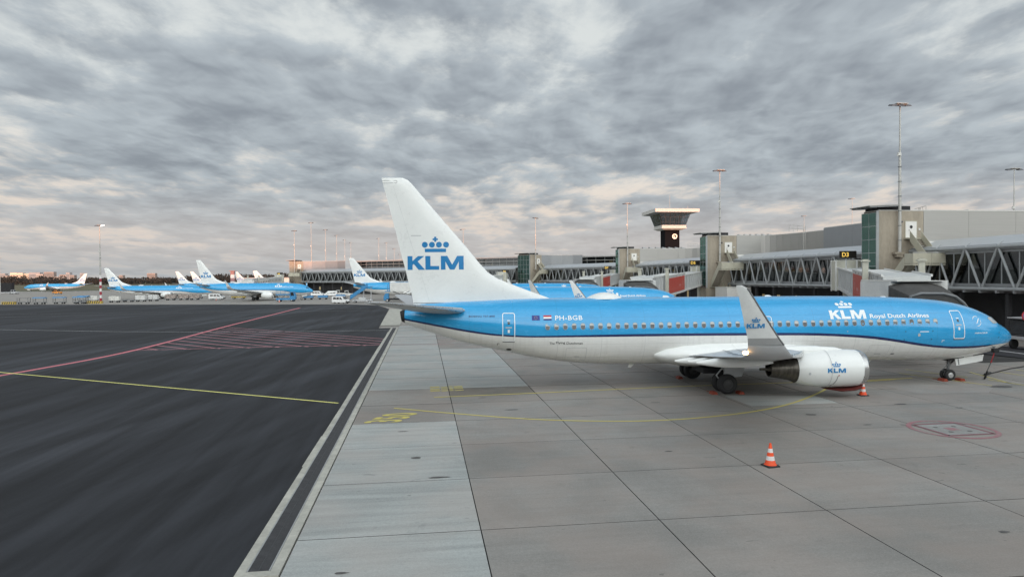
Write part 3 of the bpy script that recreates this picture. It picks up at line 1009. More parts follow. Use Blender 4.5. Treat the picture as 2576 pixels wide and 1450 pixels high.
    # ---- wings
    for sd in (1, -1):
        secs = [(1.0, 13.3, 21.2, 1.95, .50), (1.9, 13.9, 21.35, 2.0, .46), (5.2, 16.15, 21.85, 2.42, .30), (8, 17.75, 22.45, 2.72, .23), (12, 20.0, 23.35, 3.18, .17), (16, 22.2, 24.2, 3.66, .11), (16.7, 22.6, 24.4, 3.76, .10),
                (17.1, 22.85, 24.48, 3.86, .09), (17.38, 23.1, 24.54, 4.05, .08), (17.5, 23.3, 24.58, 4.25, .07)]
        b = MB(); b.loft([section(le, te, th, z, lambda s, o, y=y, z=z: A(s, sd * (y - (.6 * o if z > 3.8 else 0)), z + o * (0.7 if z > 3.8 else 1))) for y, le, te, z, th in secs], True)
        wo_ = b.build('wing', m_wgrey, root, smooth=45)
        b = MB(); b.loft([section(le - .02, le + .05 * (te - le), th * .62, z, lambda s, o, y=y, z=z: A(s, sd * y, z + o)) for y, le, te, z, th in secs[1:7]], True)
        b.build('slat', m_steel, wo_, smooth=45)
        wl_ = [(17.50, 23.30, 24.58, 4.25, .07), (17.57, 23.52, 24.62, 4.50, .065), (17.72, 24.1, 24.86, 5.30, .055), (17.86, 24.60, 25.06, 6.0, .045), (17.90, 24.76, 25.15, 6.22, .04), (17.92, 24.98, 25.17, 6.33, .02)]
        def ws(sec, y, z):
            return section(sec[1], sec[2], sec[4], z, lambda s, o: A(s, sd * (y + o), z))
        b = MB(); b.loft([ws(q, q[0], q[3]) for q in wl_[1:]], True)
        wi = b.build('winglet', M('winglet_white', (0.62, 0.63, 0.62), 0.35, var=0.06, coat=0.15), root, smooth=45)
        b = MB(); b.loft([ws(q, q[0], q[3]) for q in wl_[:2]], True)
        b.build('winglet_root', M('winglet_grey', (0.30, 0.305, 0.305), 0.4, var=0.06), wi, smooth=45)
        b = MB(); b.loft([section(q[1] - .025, q[1] + .085, .06, q[3], lambda s, o, q=q: A(s, sd * (q[0] + o), q[3])) for q in wl_[:-1]], True)
        b.build('winglet_edge', m_dgrey, wi, smooth=45)
        def sw(s, z, sd=sd):
            y = float(np.interp(z, [q[3] for q in wl_], [q[0] for q in wl_]))
            return A(s, sd * (y + .068), z)
        if full:
            mark('winglet_logo', 24.72 if sd > 0 else 24.06, 4.86, .155, m_logo, sw, wi, sd)
            def sw_in(s, z, sd=sd):
                p = sw(s, z)
                return (p[0], p[1] + sd * .136, p[2])
            mark('winglet_logo', 24.72 if sd < 0 else 24.06, 4.86, .155, m_logo, sw_in, wi, -sd)
        # flap track fairings
        for y, s0, s1, z in ((3.6, 19.4, 22.7, 1.95), (7.2, 19.6, 23.2, 2.38), (11.0, 20.6, 24.1, 2.82)):
            b = MB()
            rr = []
            for t in range(9):
                u = t / 8
                k = math.sin(math.pi * min(max(u, .02), .98)) ** .6
                rr.append([A(s0 + (s1 - s0) * u, sd * (y + .17 * k * math.cos(2 * math.pi * q / 10)), z - .05 + .05 * u + .24 * k * math.sin(2 * math.pi * q / 10)) for q in range(10)])
            b.loft(rr, True)
            b.build('flap_track_fairing', m_white, wo_, smooth=60)
        if full:
            b = MB(); b.lathe([(0, .001), (.02, .05), (.10, .07), (.18, .05), (.2, .001)], 'x', 10, A(24.70, sd * 17.35, 3.98))
            b.build('tip_lamp', m_lamp if sd > 0 else m_white, wo_, smooth=True)
            sheet_z = [(y, le + .62 * (te - le), z + th * .75) for y, le, te, z, th in secs[1:7]]
            b = MB()
            for off in (0, .8):
                for p, q in zip(sheet_z[:-1], sheet_z[1:]):
                    if p[0] < 15:
                        b.tube([A(p[1] + off, sd * p[0], p[2] + .012 - off * .05), A(q[1] + off * .7, sd * q[0], q[2] + .012 - off * .04)], .012, 4)
            b.build('panel_gap', m_dgrey, wo_)
    # ---- engines
    for sd in (1, -1):
        cx = A(0, sd * ENG_Y, ENG_Z)
        b = MB(); b.lathe([(S0 - s, r) for s, r in ENG[3:]], 'x', 36, (0, cx[1], cx[2]), cap=False, sq=(1.0, 0.985))
        no = b.build('engine_nacelle', m_white, root, smooth=60)
        b = MB(); b.lathe([(S0 - s, r) for s, r in ENG[:4]] [::-1] + [(S0 - 12.78, .80), (S0 - 12.95, .765), (S0 - 13.4, .77)], 'x', 36, (0, cx[1], cx[2]), cap=False, sq=(1.0, 0.985))
        b.build('inlet_lip', m_steel, no, smooth=60)
        b = MB(); b.lathe([(S0 - 13.42, .77), (S0 - 13.42, .2), (S0 - 13.1, .02)], 'x', 24, (0, cx[1], cx[2]), cap=False)
        b.build('fan', m_dark, no, smooth=40)
        b = MB()
        b.lathe([(S0 - 16.0, .70), (S0 - 16.55, .72), (S0 - 16.62, .70), (S0 - 16.85, .60), (S0 - 17.2, .54), (S0 - 17.6, .47), (S0 - 17.92, .405), (S0 - 17.9, .36), (S0 - 17.3, .36)], 'x', 32, (0, cx[1], cx[2]), cap=False)
        b.lathe([(S0 - 16.56, .755), (S0 - 16.3, .72), (S0 - 16.0, .70)], 'x', 32, (0, cx[1], cx[2]), cap=False)
        b.build('exhaust_nozzle', m_nozzle, no, smooth=35)
        b = MB(); b.lathe([(S0 - 17.3, .36), (S0 - 17.5, .26), (S0 - 17.9, .13), (S0 - 18.0, .075), (S0 - 18.4, .07), (S0 - 18.4, .001)], 'x', 20, (0, cx[1], cx[2]), cap=False)
        b.build('exhaust_plug', m_nozzle, no, smooth=35)
        b = MB()
        b.loft([[A(s, sd * ENG_Y + w * math.cos(t) * 1, zb + (zt - zb) * (.5 + .5 * math.sin(t))) for t in [2 * math.pi * k / 12 for k in range(12)]]
                for s, zb, zt, w in ((13.5, 2.48, 2.52, .02), (14.2, 2.4, 2.72, .16), (15.5, 2.2, 2.82, .22), (17, 1.95, 2.84, .22), (18.6, 1.9, 2.7, .18), (19.6, 2.0, 2.5, .06))], True)
        b.build('pylon', m_white, no, smooth=60)
        if full:
            se = surf_eng(sd)
            mark('engine_logo', 15.15 if sd > 0 else 14.17, 1.47, .24, m_logo, se, no, sd)
            words('engine_marking', '+', 14.58, 1.27, .10, .10, M('marking_red', (.5, .05, .05), .5), se, no, sd)
            b = MB(); b.tube([se(s, z) for s, z in ((14.58, 1.28), (14.6, 1.05), (14.68, .82), (14.8, .70))], .014, 6)
            b.build('safety_strap', m_dgrey, no)
            b = MB()
            b.lathe([(S0 - 14.9, 1.042), (S0 - 14.912, 1.046), (S0 - 14.924, 1.042)], 'x', 40, (0, cx[1], cx[2]), cap=False, sq=(1.0, .985))
            b.build('cowl_seam', m_wgrey, no)
            b = MB(); p = se(16.05, 1.42); b.lathe([(-.012, .001), (-.012, .06), (0, .07), (.01, .04)], 'y', 12, (p[0], p[1], p[2])); b.build('vent_cap', m_wgrey, no)
    # ---- landing gear
    ng = MB()
    ng.tube([A(4.05, 0, .34), A(3.95, 0, 1.45)], [.075, .10], 12)
    ng.tube([A(4.05, -.30, .34), A(4.05, .30, .34)], .06, 10)
    ng.tube([A(3.95, 0, .9), A(3.4, 0, 1.5)], .05, 8)
    ng.tube([A(4.12, .06, .55), A(4.5, .06, .62), A(4.12, .06, .95)], .03, 6)
    n_o = ng.build('nose_gear', m_dgrey, root, smooth=True)
    for y in (.21, -.21):
        wheel(n_o, *A(4.05, y, 0)[:2], .345, .2, m_rim)
    b = MB(); b.box(*A(4.35, -.42, 1.25), *A(3.3, .42, 1.60)); b.build('gear_bay', m_dark, n_o)
    for sd in (1, -1):
        b = MB()
        b.hexa([A(3.8, sd * .42, .95), A(2.1, sd * .42, 1.22), A(2.1, sd * .45, 1.22), A(3.8, sd * .45, .95)],
               [A(3.9, sd * .40, 1.36), A(2.0, sd * .40, 1.62), A(2.0, sd * .43, 1.62), A(3.9, sd * .43, 1.36)])
        d_o = b.build('gear_door', m_white, n_o)
        if full:
            b = MB(); b.hexa([A(3.68, sd * .455, .99), A(3.62, sd * .455, 1.0), A(3.62, sd * .46, 1.0), A(3.68, sd * .46, .99)], [A(3.72, sd * .437, 1.36), A(3.66, sd * .437, 1.37), A(3.66, sd * .446, 1.37), A(3.72, sd * .446, 1.36)])
            b.build('door_stripe', m_dgrey, n_o)
    for sd in (1, -1):
        mg = MB()
        mg.tube([A(19.6, sd * 2.86, .52), A(19.45, sd * 2.82, 1.3), A(19.35, sd * 2.75, 2.1)], [.10, .13, .15], 12)
        mg.tube([A(19.6, sd * 2.45, .55), A(19.6, sd * 3.27, .55)], .09, 10)
        mg.tube([A(19.5, sd * 2.8, 1.2), A(19.4, sd * 1.6, 1.6)], .07, 8)
        mg.tube([A(19.75, sd * 2.86, .6), A(20.05, sd * 2.86, 1.0), A(19.7, sd * 2.86, 1.4)], .045, 6)
        mg.tube([A(19.3, sd * 2.86, 1.1), A(18.7, sd * 2.9, 1.9)], .05, 6)
        g_o = mg.build('main_gear', m_wgrey, root, smooth=True)
        for y in (2.43, 3.29):
            wheel(g_o, *A(19.6, sd * y, 0)[:2], .565, .40, m_rimd)
        b = MB()
        b.hexa([A(18.7, sd * 3.15, .95), A(19.5, sd * 3.15, .9), A(19.5, sd * 3.18, .9), A(18.7, sd * 3.18, .95)], [A(18.3, sd * 3.1, 1.95), A(19.9, sd * 3.1, 1.95), A(19.9, sd * 3.13, 1.95), A(18.3, sd * 3.13, 1.95)])
        b.build('gear_door', m_wgrey, g_o)
        b = MB(); b.box(*A(18.4, sd * .4, 1.02), *A(20.6, sd * 2.3, 1.30)); b.build('gear_bay', m_dark, g_o)
    # ---- print and openings on the hull
    for sd in ((1, -1) if ports else (1,)):
        sf = surf_fus(sd)
        mark('hull_title', 12.68 if sd > 0 else 10.45, 4.03, .565, m_dec, sf, root, sd, .96, 0.07, True)
        words('hull_lettering', 'Royal Dutch Airlines', 10.22 if sd > 0 else 6.5, 3.99, 3.72, .31, m_dec, sf, root, sd, .022)
        if reg:
            words('registration', 'PH-BGB', 29.09 if sd > 0 else 27.5, 4.16, 1.58, .26, m_dec, sf, root, sd, .012, 1.1)
        if reg and full:
            for wd, a_, c_ in (('The', 0, .30), ('Flying', .38, .52), ('Dutchman', .98, .94)):
                words('ship_name', wd, (29.43 - a_) if sd > 0 else 27.5 + a_, 2.76, c_, .17 if wd == 'Flying' else .135, m_blk, sf, root, sd, .008)
            words('type_lettering', 'BOEING 737-800', 34.05 if sd > 0 else 32.55, 4.36, 1.5, .10, m_navy, sf, root, sd, .012, 1.0, .05)
            words('group_lettering', 'AIRFRANCEKLM', 3.62 if sd > 0 else 2.7, 3.03, .92, .09, m_dec, sf, root, sd, .01)
            # flags
            d = 1 if sd > 0 else -1
            quad('european_flag', 30.43, 29.98, 4.16, 4.44, M('flag_blue', (.02, .04, .25), .5), sf, root)
            for k in range(8):
                a = 2 * math.pi * k / 8
                s_, z_ = 30.205 + .085 * math.cos(a), 4.30 + .085 * math.sin(a)
                quad('flag_star', s_ - .012, s_ + .012, z_ - .012, z_ + .012, M('flag_gold', (.7, .5, .05), .5), surf_fus(sd, .009), root)
            for k, c in enumerate((M('flag_navy', (.02, .03, .2), .5), m_dec, M('flag_red', (.5, .03, .04), .5))):
                quad('national_flag', 29.76, 29.30, 4.16 + .0945 * k, 4.16 + .0945 * (k + 1), c, sf, root)
            # alliance emblem: arcs
            for q, (r0, r1, a0, a1) in enumerate(((.27, .30, -100, 10), (.27, .30, 60, 160))):
                n = 14
                vs = []
                for k in range(n + 1):
                    a = R(a0 + (a1 - a0) * k / n)
                    vs += [(3.33 - d * r0 * math.cos(a), 3.78 + r0 * math.sin(a)), (3.33 - d * r1 * math.cos(a), 3.78 + r1 * math.sin(a))]
                decal('alliance_emblem', vs, [(2 * k, 2 * k + 1, 2 * k + 3, 2 * k + 2) for k in range(n)], m_dec, sf, root)
            for k in range(3):
                decal('alliance_emblem', [(3.42 - d * (.0 + .05 * k), 3.64 + .05 * k), (3.36 - d * (.0 + .05 * k), 3.64 + .05 * k), (3.26 - d * (.06 + .05 * k), 3.84 + .05 * k), (3.32 - d * (.06 + .05 * k), 3.84 + .05 * k)], [(0, 1, 2, 3)], m_dec, sf, root)
        # doors
        if full:
            for nm, s0, s1, z0, z1 in (('cabin_door', 31.40, 32.13, 2.95, 4.60), ('cabin_door', 4.30, 5.05, 2.76, 4.44)):
                do = outline(nm, s0, s1, z0, z1, .12, .045, m_dec, sf, root)
                quad('door_sill', s0 + .02, s1 - .02, z0 - .06, z0 - .015, m_dgrey, surf_fus(sd, .02), do)
                m_ = (s0 + s1) / 2
                decal('door_window', rrect(m_ - .07, m_ + .07, (z0 + z1) / 2 + .16, (z0 + z1) / 2 + .32, .05), [tuple(range(24))], m_glass, sf, do)
                quad('door_handle', m_ - .18, m_ + .18, (z0 + z1) / 2 - .05, (z0 + z1) / 2 + .02, m_wgrey, sf, do)
                quad('door_placard', m_ - .06, m_ + .06, (z0 + z1) / 2 - .32, (z0 + z1) / 2 - .14, m_dec, sf, do)
                quad('door_placard', m_ - .09, m_ + .09, (z0 + z1) / 2 + .36, (z0 + z1) / 2 + .41, m_dec, sf, do)
            for s0 in (16.28, 17.05):
                outline('overwing_exit', s0, s0 + .62, 3.2, 4.25, .12, .035, m_dec, sf, root)
            ho = outline('hold_door', 27.25, 28.45, 1.75, 2.55, .07, .018, m_wgrey, sf, root)
            quad('latch', 27.65, 27.95, 1.98, 2.0, m_dgrey, sf, ho)
            ho = outline('hold_door', 8.9, 10.2, 1.65, 2.45, .07, .014, m_wgrey, sf, root)
            quad('latch', 9.3, 9.7, 1.86, 1.885, m_dgrey, sf, ho)
            decal('static_port', [(7.25 + .085 * math.cos(2 * math.pi * k / 14), 3.03 + .105 * math.sin(2 * math.pi * k / 14)) for k in range(14)], [tuple(range(14))], m_wgrey, sf, root)
            quad('name_lettering', 6.65, 7.2, 3.20, 3.245, m_dec, sf, root)
            decal('drain_opening', [(31.72 + .16 * math.cos(2 * math.pi * k / 14), 2.42 + .07 * math.sin(2 * math.pi * k / 14)) for k in range(14)], [tuple(range(14))], m_blk, sf, root)
            decal('outflow_valve', [(8.55 + .12 * math.cos(2 * math.pi * k / 14), 1.86 + .045 * math.sin(2 * math.pi * k / 14)) for k in range(14)], [tuple(range(14))], m_dgrey, sf, root)
            for s_, z_ in ((8.1, 3.25), (6.4, 3.25), (8.15, 2.75), (6.45, 2.75), (1.7, 3.05), (1.75, 2.75), (11.7, 3.30)):
                quad('probe_port', s_ - .03, s_ + .03, z_ - .03, z_ + .03, m_blk if z_ < 3.28 else m_wgrey, sf, root)
            quad('corner_mark', 5.75, 5.60, 2.66, 2.69, m_dec, sf, root); quad('corner_mark', 5.76, 5.73, 2.56, 2.69, m_dec, sf, root)
            quad('corner_mark', 32.42, 32.28, 2.79, 2.82, m_blk, sf, root); quad('corner_mark', 32.42, 32.39, 2.69, 2.82, m_blk, sf, root)
            outline('service_panel', 33.3, 33.75, 3.72, 3.95, .03, .012, m_logo, sf, root)
        # cockpit glazing
        for pts in ([(2.33, 3.93), (1.90, 3.99), (1.66, 3.60), (2.06, 3.60)], [(1.84, 3.98), (1.60, 3.92), (1.27, 3.62), (1.60, 3.58)], ):
            cpo = decal('cockpit_window', pts, [(0, 1, 2, 3)], m_cock if full else m_glass, sf, root, 0.07, 0.12)
            if full:
                a = pts + [pts[0]]
                b = MB(); b.tube([surf_fus(sd, .006)(*p) for p in a], .018, 5); b.build('window_frame', m_frame, cpo)
    # cabin windows
    for sd in ((1, -1) if full else ((1,) if reg else ())):
        zc = 3.80
        if full:
            y_ref = fus_side(18, zc)
            sfw = lambda s, z, o: A(s, sd * (fus_side(18, z) + o), z)
            fr_out, fr_in = rrect(17.86, 18.14, zc - .19, zc + .19, .12, 4), rrect(17.885, 18.115, zc - .165, zc + .165, .10, 4)
            n = len(fr_out)
            b = MB()
            b.add([sfw(s, z, .0) for s, z in fr_out] + [sfw(s, z, .012) for s, z in fr_out] + [sfw(s, z, .012) for s, z in fr_in] + [sfw(s, z, .003) for s, z in fr_in],
                  [(i + n * j, (i + 1) % n + n * j, (i + 1) % n + n * (j + 1), i + n * (j + 1)) for j in range(3) for i in range(n)])
            def pane(cutz):
                bp_ = MB()
                lo = [(s, min(z, cutz)) for s, z in fr_in]
                bp_.add([sfw(s, z, .004) for s, z in lo], [tuple(range(n))], 0)
                if cutz < zc + .16:
                    hi = [(s, max(z, cutz)) for s, z in fr_in]
                    bp_.add([sfw(s, z, .005) for s, z in hi], [tuple(range(n))], 1)
                return bp_
            tmpl, panes = None, []
            k = 0
            rw = random.Random(5)
            s = 6.17
            while s < 30.0:
                if not (14.35 < s < 14.8) and not (sd > 0 and abs(s - 17.6) < .0):
                    if tmpl is None:
                        w_o = b.build('cabin_window', m_frame, root)
                        tmpl = w_o.data
                        for cz in (zc + .03, zc + .06, zc - .01, zc + .2):
                            pb = pane(cz).build('pane', [m_glass, m_blind], w_o, flip=False)
                            pb.data.polygons.foreach_set('material_index', [0, 1][:len(pb.data.polygons)])
                            panes.append(pb.data)
                            bpy.data.objects.remove(pb)
                    else:
                        w_o = link(tmpl, 'cabin_window', root)
                    w_o.location = (18 - s, -sd * (fus_side(s, zc) - y_ref), .0)
                    link(panes[rw.choice((0, 0, 1, 1, 2, 0, 1, 3))], 'pane', w_o)
                s += .508
        else:
            b = MB()
            s = 6.17
            while s < 30.0:
                y = fus_side(s, zc) + .012
                b.add([A(s - .11, sd * y, zc - .16), A(s + .11, sd * y, zc - .16), A(s + .11, sd * (fus_side(s, zc + .16) + .012), zc + .16), A(s - .11, sd * (fus_side(s, zc + .16) + .012), zc + .16)], [(0, 1, 2, 3)])
                s += .508
            tag(b.build('cabin_windows', m_glass, root), kind='stuff')
    # roof: satellite dome, aerials, beacon
    b = MB(); rr = []
    for u in range(13):
        t = u / 12
        k = math.sin(math.pi * min(max(t, .015), .985)) ** .75
        s = 24.72 + 2.3 * t
        rr.append([A(s, .62 * k * math.cos(math.pi * q / 10), 5.30 + .40 * k * math.sin(math.pi * q / 10)) for q in range(11)])
    b.loft(rr, False, closed=False)
    b.build('satellite_dome', m_white, root, smooth=60)
    for s, z, h_ in ((21.8, 5.37, .10), (15.4, 5.36, .08), (8.0, 5.24, .06)):
        b = MB(); b.hexa([A(s, -.03, z - .03), A(s + .5, -.03, z - .03), A(s + .5, .03, z - .03), A(s, .03, z - .03)], [A(s + .2, -.012, z + h_), A(s + .45, -.012, z + h_), A(s + .45, .012, z + h_), A(s + .2, .012, z + h_)])
        b.build('aerial', m_white, root)
    for s, h_ in ((9.0, .30), (23.9, .35), (14.2, .2)):
        z = f_bot(s) + .03 if s < 13 else 1.50
        b = MB(); b.hexa([A(s, -.02, z), A(s + .4, -.02, z), A(s + .4, .02, z), A(s, .02, z)], [A(s + .35, -.01, z - h_), A(s + .55, -.01, z - h_), A(s + .55, .01, z - h_), A(s + .35, .01, z - h_)])
        b.build('aerial', m_white, root)
    b = MB(); b.lathe([(0, .10), (.08, .09), (.13, .03)], 'z', 12, A(17.0, 0, 5.355)); b.build('beacon', M('beacon_red', (.45, .03, .04), .3), root, smooth=True)
    if full:
        b = MB()
        for sd in (1, -1):
            b.hexa([A(2.02, sd * 1.15, 2.10), A(1.95, sd * 1.15, 2.1), A(1.95, sd * 1.25, 2.1), A(2.02, sd * 1.25, 2.1)], [A(2.05, sd * 1.15, 2.2), A(1.9, sd * 1.15, 2.2), A(1.9, sd * 1.25, 2.2), A(2.05, sd * 1.25, 2.2)])
        b.build('pitot_probe', m_dgrey, root)
    return root

NOSE = (31.37, 42.18)
TH = 0.0718
def place_nose(o, nx, ny, yaw, scale=1.0, L=S0):
    o.location = (nx - L * scale * math.cos(yaw), ny - L * scale * math.sin(yaw), 0)
    o.rotation_euler = (0, 0, yaw)

main_jet = build_aircraft('large blue and white KLM jet PH-BGB nearest the camera, nose to the right', True)
place_nose(main_jet, *NOSE, TH)

# ================================================================== pier buildings
m_conc = M('tower_concrete', (0.33, 0.285, 0.225), 0.85, var=0.22, scale=0.6, bump=0.15, stretch=(1, 1, 0.35))
m_clad = M('metal_cladding', (0.39, 0.38, 0.36), 0.42, metal=0.4, var=0.06, scale=0.6, stretch=(.3, .3, 14))
m_clad2 = M('grey_cladding', (0.30, 0.31, 0.32), 0.5, metal=0.25, var=0.05, scale=0.7)
m_trim = M('white_trim', (0.62, 0.61, 0.575), 0.5, var=0.06)
m_cream = M('cream_paint', (0.46, 0.435, 0.345), 0.5, var=0.08, scale=1.5)
m_truss = M('truss_paint', (0.33, 0.345, 0.35), 0.42, var=0.08)
m_roofg = M('corridor_roof', (0.46, 0.48, 0.50), 0.32, metal=0.3, var=0.08)
m_step = M('stair_tread', (0.16, 0.14, 0.11), 0.7, var=0.2)
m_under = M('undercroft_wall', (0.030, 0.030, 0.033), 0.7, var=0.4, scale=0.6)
m_int = M('corridor_interior', (0.16, 0.15, 0.14), 0.8, var=0.6, scale=0.35)
m_tan = M('tan_panel', (0.45, 0.36, 0.20), 0.7, var=0.2)
m_door = M('door_white', (0.74, 0.72, 0.68), 0.45, var=0.05)
m_litw = M('lit_window', (0.8, 0.6, 0.2), 0.5, emit=(1.0, 0.72, 0.22), estr=0.55)
m_litw2 = M('dim_lit_window', (0.6, 0.5, 0.3), 0.5, emit=(1.0, 0.75, 0.35), estr=0.22)
m_roofm = M('roof_membrane', (0.42, 0.41, 0.40), 0.8, var=0.1)
m_mast = M('mast_steel', (0.48, 0.47, 0.44), 0.5, metal=0.3, var=0.1, scale=1)
m_flood = M('floodlight_housing', (0.09, 0.09, 0.10), 0.5, var=0.2)
m_sign = M('sign_black', (0.016, 0.015, 0.013), 0.4)
m_signy = M('sign_yellow', (0.9, 0.6, 0.12), 0.5, emit=(1.0, 0.62, 0.12), estr=0.55)

def pane_mat(name, tint, refl, rough=0.03, gl=(0.9, 0.95, 0.97)):
    m, N, L, b = new_mat(name)
    N.remove(b)
    t = N.new('ShaderNodeBsdfTransparent')
    t.inputs[0].default_value = (*tint, 1)
    g = N.new('ShaderNodeBsdfGlossy')
    g.inputs['Roughness'].default_value = rough
    g.inputs[0].default_value = (*gl, 1)
    fr = N.new('ShaderNodeFresnel')
    fr.inputs[0].default_value = 1.6
    f = mth(N, L, 'ADD', fr.outputs[0], refl, True)
    mx = N.new('ShaderNodeMixShader')
    L.new(f, mx.inputs[0])
    L.new(t.outputs[0], mx.inputs[1])
    L.new(g.outputs[0], mx.inputs[2])
    L.new(mx.outputs[0], N['Material Output'].inputs[0])
    MATS[name] = m
    return m
m_pane = pane_mat('clear_glass', (0.50, 0.52, 0.52), 0.02)
m_green = pane_mat('green_glass', (0.45, 0.74, 0.66), 0.12, 0.05, (0.45, 0.80, 0.72))
m_tglass = pane_mat('cab_glass', (0.45, 0.50, 0.54), 0.10)

def lettering(parent, body, hgt, mat, fn, bold=0.015, name='lettering', spacing=1.0):
    tv, tf, (w, h) = mesh_xy(text_mesh(body, 1.0, bold, spacing))
    k = hgt / h
    me = bpy.data.meshes.new(name)
    me.from_pydata([fn(x * k, y * k) for x, y in tv], [], tf)
    me.materials.append(mat)
    return link(me, name, parent)

def flight(parent, x0, x1, ya, za, yb, zb, n):
    """stair flight with solid cream side panels"""
    b = MB()
    for k in range(n):
        t0 = k / n
        y, z = ya + (yb - ya) * (t0 + .5 / n), za + (zb - za) * (t0 + .5 / n)
        w = abs(yb - ya) / n
        b.box(x0 + .06, y - w * .55, z - .12, x1 - .06, y + w * .55, z)
    tag(b.build('treads', m_step, parent), kind='stuff')
    for x in (x0, x1 - .05):
        b = MB()
        b.hexa([(x, ya, za - .30), (x + .05, ya, za - .30), (x + .05, yb, zb - .30), (x, yb, zb - .30)], [(x, ya, za + .95), (x + .05, ya, za + .95), (x + .05, yb, zb + .95), (x, yb, zb + .95)])
        b.build('stair_panel', m_cream, parent)

def stair_tower(label, loc, rotz, depth=2.7, mast_label=None):
    """concrete stair tower; local x along the front, y into the building"""
    t = thing('stair_tower', label, 'tower', loc, rotz, 'concrete stair towers along the pier')
    b = MB(); b.box(.28, 0, 0, 6.2, depth, 14.3); sh = b.build('concrete_shaft', m_conc, t)
    b = MB(); b.box(.26, -.02, 14.302, 6.22, depth, 14.38); b.build('parapet_cap', m_trim, t)
    b = MB(); b.box(.30, -.025, 9.88, 2.9, 0.02, 9.96); b.build('concrete_rib', m_conc, t)
    b = MB(); b.box(2.6, -.014, 0, 2.66, 0.02, 9.86); b.build('concrete_rib', m_conc, t)
    # glazed end
    b = MB(); b.box(.10, .1, 4.4, .26, depth - .1, 14.1); b.build('stairwell_back', M('stairwell_wall', (0.34, 0.50, 0.45), 0.7, var=0.4, scale=.8), t)
    rows, cols = 6, max(2, int(round(depth / 1.4)))
    pv = None
    ph, pw = 9.7 / rows, depth / cols
    for r in range(rows):
        for c in range(cols):
            if pv is None:
                b = MB(); b.box(-.02, .03, .03, .0, pw - .03, ph - .03)
                o = b.build('glass_pane', m_green, t); pv = o.data
            else:
                o = link(pv, 'glass_pane', t)
            o.location = (0, c * pw, 4.4 + r * ph)
    b = MB()
    for r in range(rows + 1):
        b.box(-.035, 0, 4.4 + r * ph - .03, .02, depth, 4.4 + r * ph + .03)
    for c in range(cols + 1):
        b.box(-.04, c * pw - .03, 4.37, .025, c * pw + .03, 14.13)
    b.box(-.05, -.05, 4.3, .28, .06, 14.3)
    b.build('glazing_frame', m_truss, t)
    b = MB(); b.box(0, .02, 0, .27, depth, 4.28); b.build('plinth', m_conc, t)
    # little roof over the glazing
    b = MB()
    b.hexa([(-1.3, -.6, 14.75), (3.0, -.6, 14.95), (3.0, depth + .4, 14.95), (-1.3, depth + .4, 14.75)], [(-1.4, -.6, 14.83), (3.0, -.6, 15.05), (3.0, depth + .4, 15.05), (-1.4, depth + .4, 14.83)])
    ro = b.build('roof_canopy', m_clad, t)
    b = MB()
    for k in range(5):
        y = -.5 + k * (depth + .7) / 4
        b.hexa([(-1.2, y, 14.62), (2.8, y, 14.8), (2.8, y + .12, 14.8), (-1.2, y + .12, 14.62)], [(-1.2, y, 14.74), (2.8, y, 14.94), (2.8, y + .12, 14.94), (-1.2, y + .12, 14.74)])
    b.build('canopy_rafters', m_clad2, ro)
    b = MB(); b.box(.3, .2, 14.39, 4.6, depth - .2, 14.9); b.build('roof_plant', m_dark, t)
    # door with round window
    b = MB(); b.box(3.8, -.05, 11.05, 5.25, -.002, 13.0); do = b.build('door', m_door, t)
    b = MB(); b.lathe([(-.075, .20), (-.055, .24), (-.05, .24)], 'y', 18, (4.52, 0, 12.35)); b.build('window_rim', m_trim, do)
    b = MB(); b.lathe([(-.08, .001), (-.08, .19), (-.06, .19)], 'y', 18, (4.52, 0, 12.35)); b.build('window', m_dark, do)
    b = MB(); b.box(4.2, -.09, 11.9, 4.3, -.052, 12.0); b.build('handle', m_dgrey, do)
    b = MB(); b.box(3.72, -.06, 11.0, 3.795, .01, 13.08); b.box(5.255, -.06, 11.0, 5.33, .01, 13.08); b.box(3.72, -.06, 13.005, 5.33, .01, 13.08); b.build('door_frame', m_cream, do)
    b = MB(); b.lathe([(-.25, .001), (-.25, .10), (0, .14)], 'y', 10, (3.2, 0, 12.95)); b.build('wall_lamp', m_flood, t, smooth=True)
    b = MB(); b.box(5.5, -.08, 11.95, 5.75, -.002, 12.2); b.build('switch_box', m_trim, t)
    # stairs
    b = MB(); b.box(3.6, -.75, 10.86, 5.45, -.03, 11.0); b.build('upper_landing', m_cream, t)
    flight(t, 3.8, 5.3, -.75, 10.9, -3.6, 7.9, 14)
    b = MB(); b.box(.8, -5.0, 7.62, 5.5, -3.6, 7.8); b.build('middle_landing', m_cream, t)
    for x0, x1 in ((.82, 3.13), (3.17, 5.48)):
        b = MB(); b.box(x0, -5.03, 7.86, x1, -4.98, 9.0); b.build('balustrade_panel', m_cream, t)
    b = MB(); b.box(.80, -4.97, 7.86, .85, -3.7, 9.0); b.box(5.45, -4.97, 7.86, 5.5, -3.7, 9.0); b.build('side_panel', m_cream, t)
    b = MB(); b.tube([(.8, -5.0, 9.08), (5.5, -5.0, 9.08)], .04, 6); b.build('handrail', m_trim, t)
    flight(t, .8, 2.25, -3.6, 7.7, -.4, 4.6, 14)
    b = MB(); b.box(.8, -.4, 4.35, 4.6, -.02, 4.55); b.build('lower_landing', m_cream, t)
    flight(t, 3.1, 4.5, -.4, 4.5, -3.6, 1.6, 14)
    b = MB(); b.box(2.0, -.62, 9.05, 3.3, -.02, 9.3); b.box(2.25, -.55, 8.7, 3.05, -.02, 9.05); b.build('mast_bracket', m_conc, t)
    return t

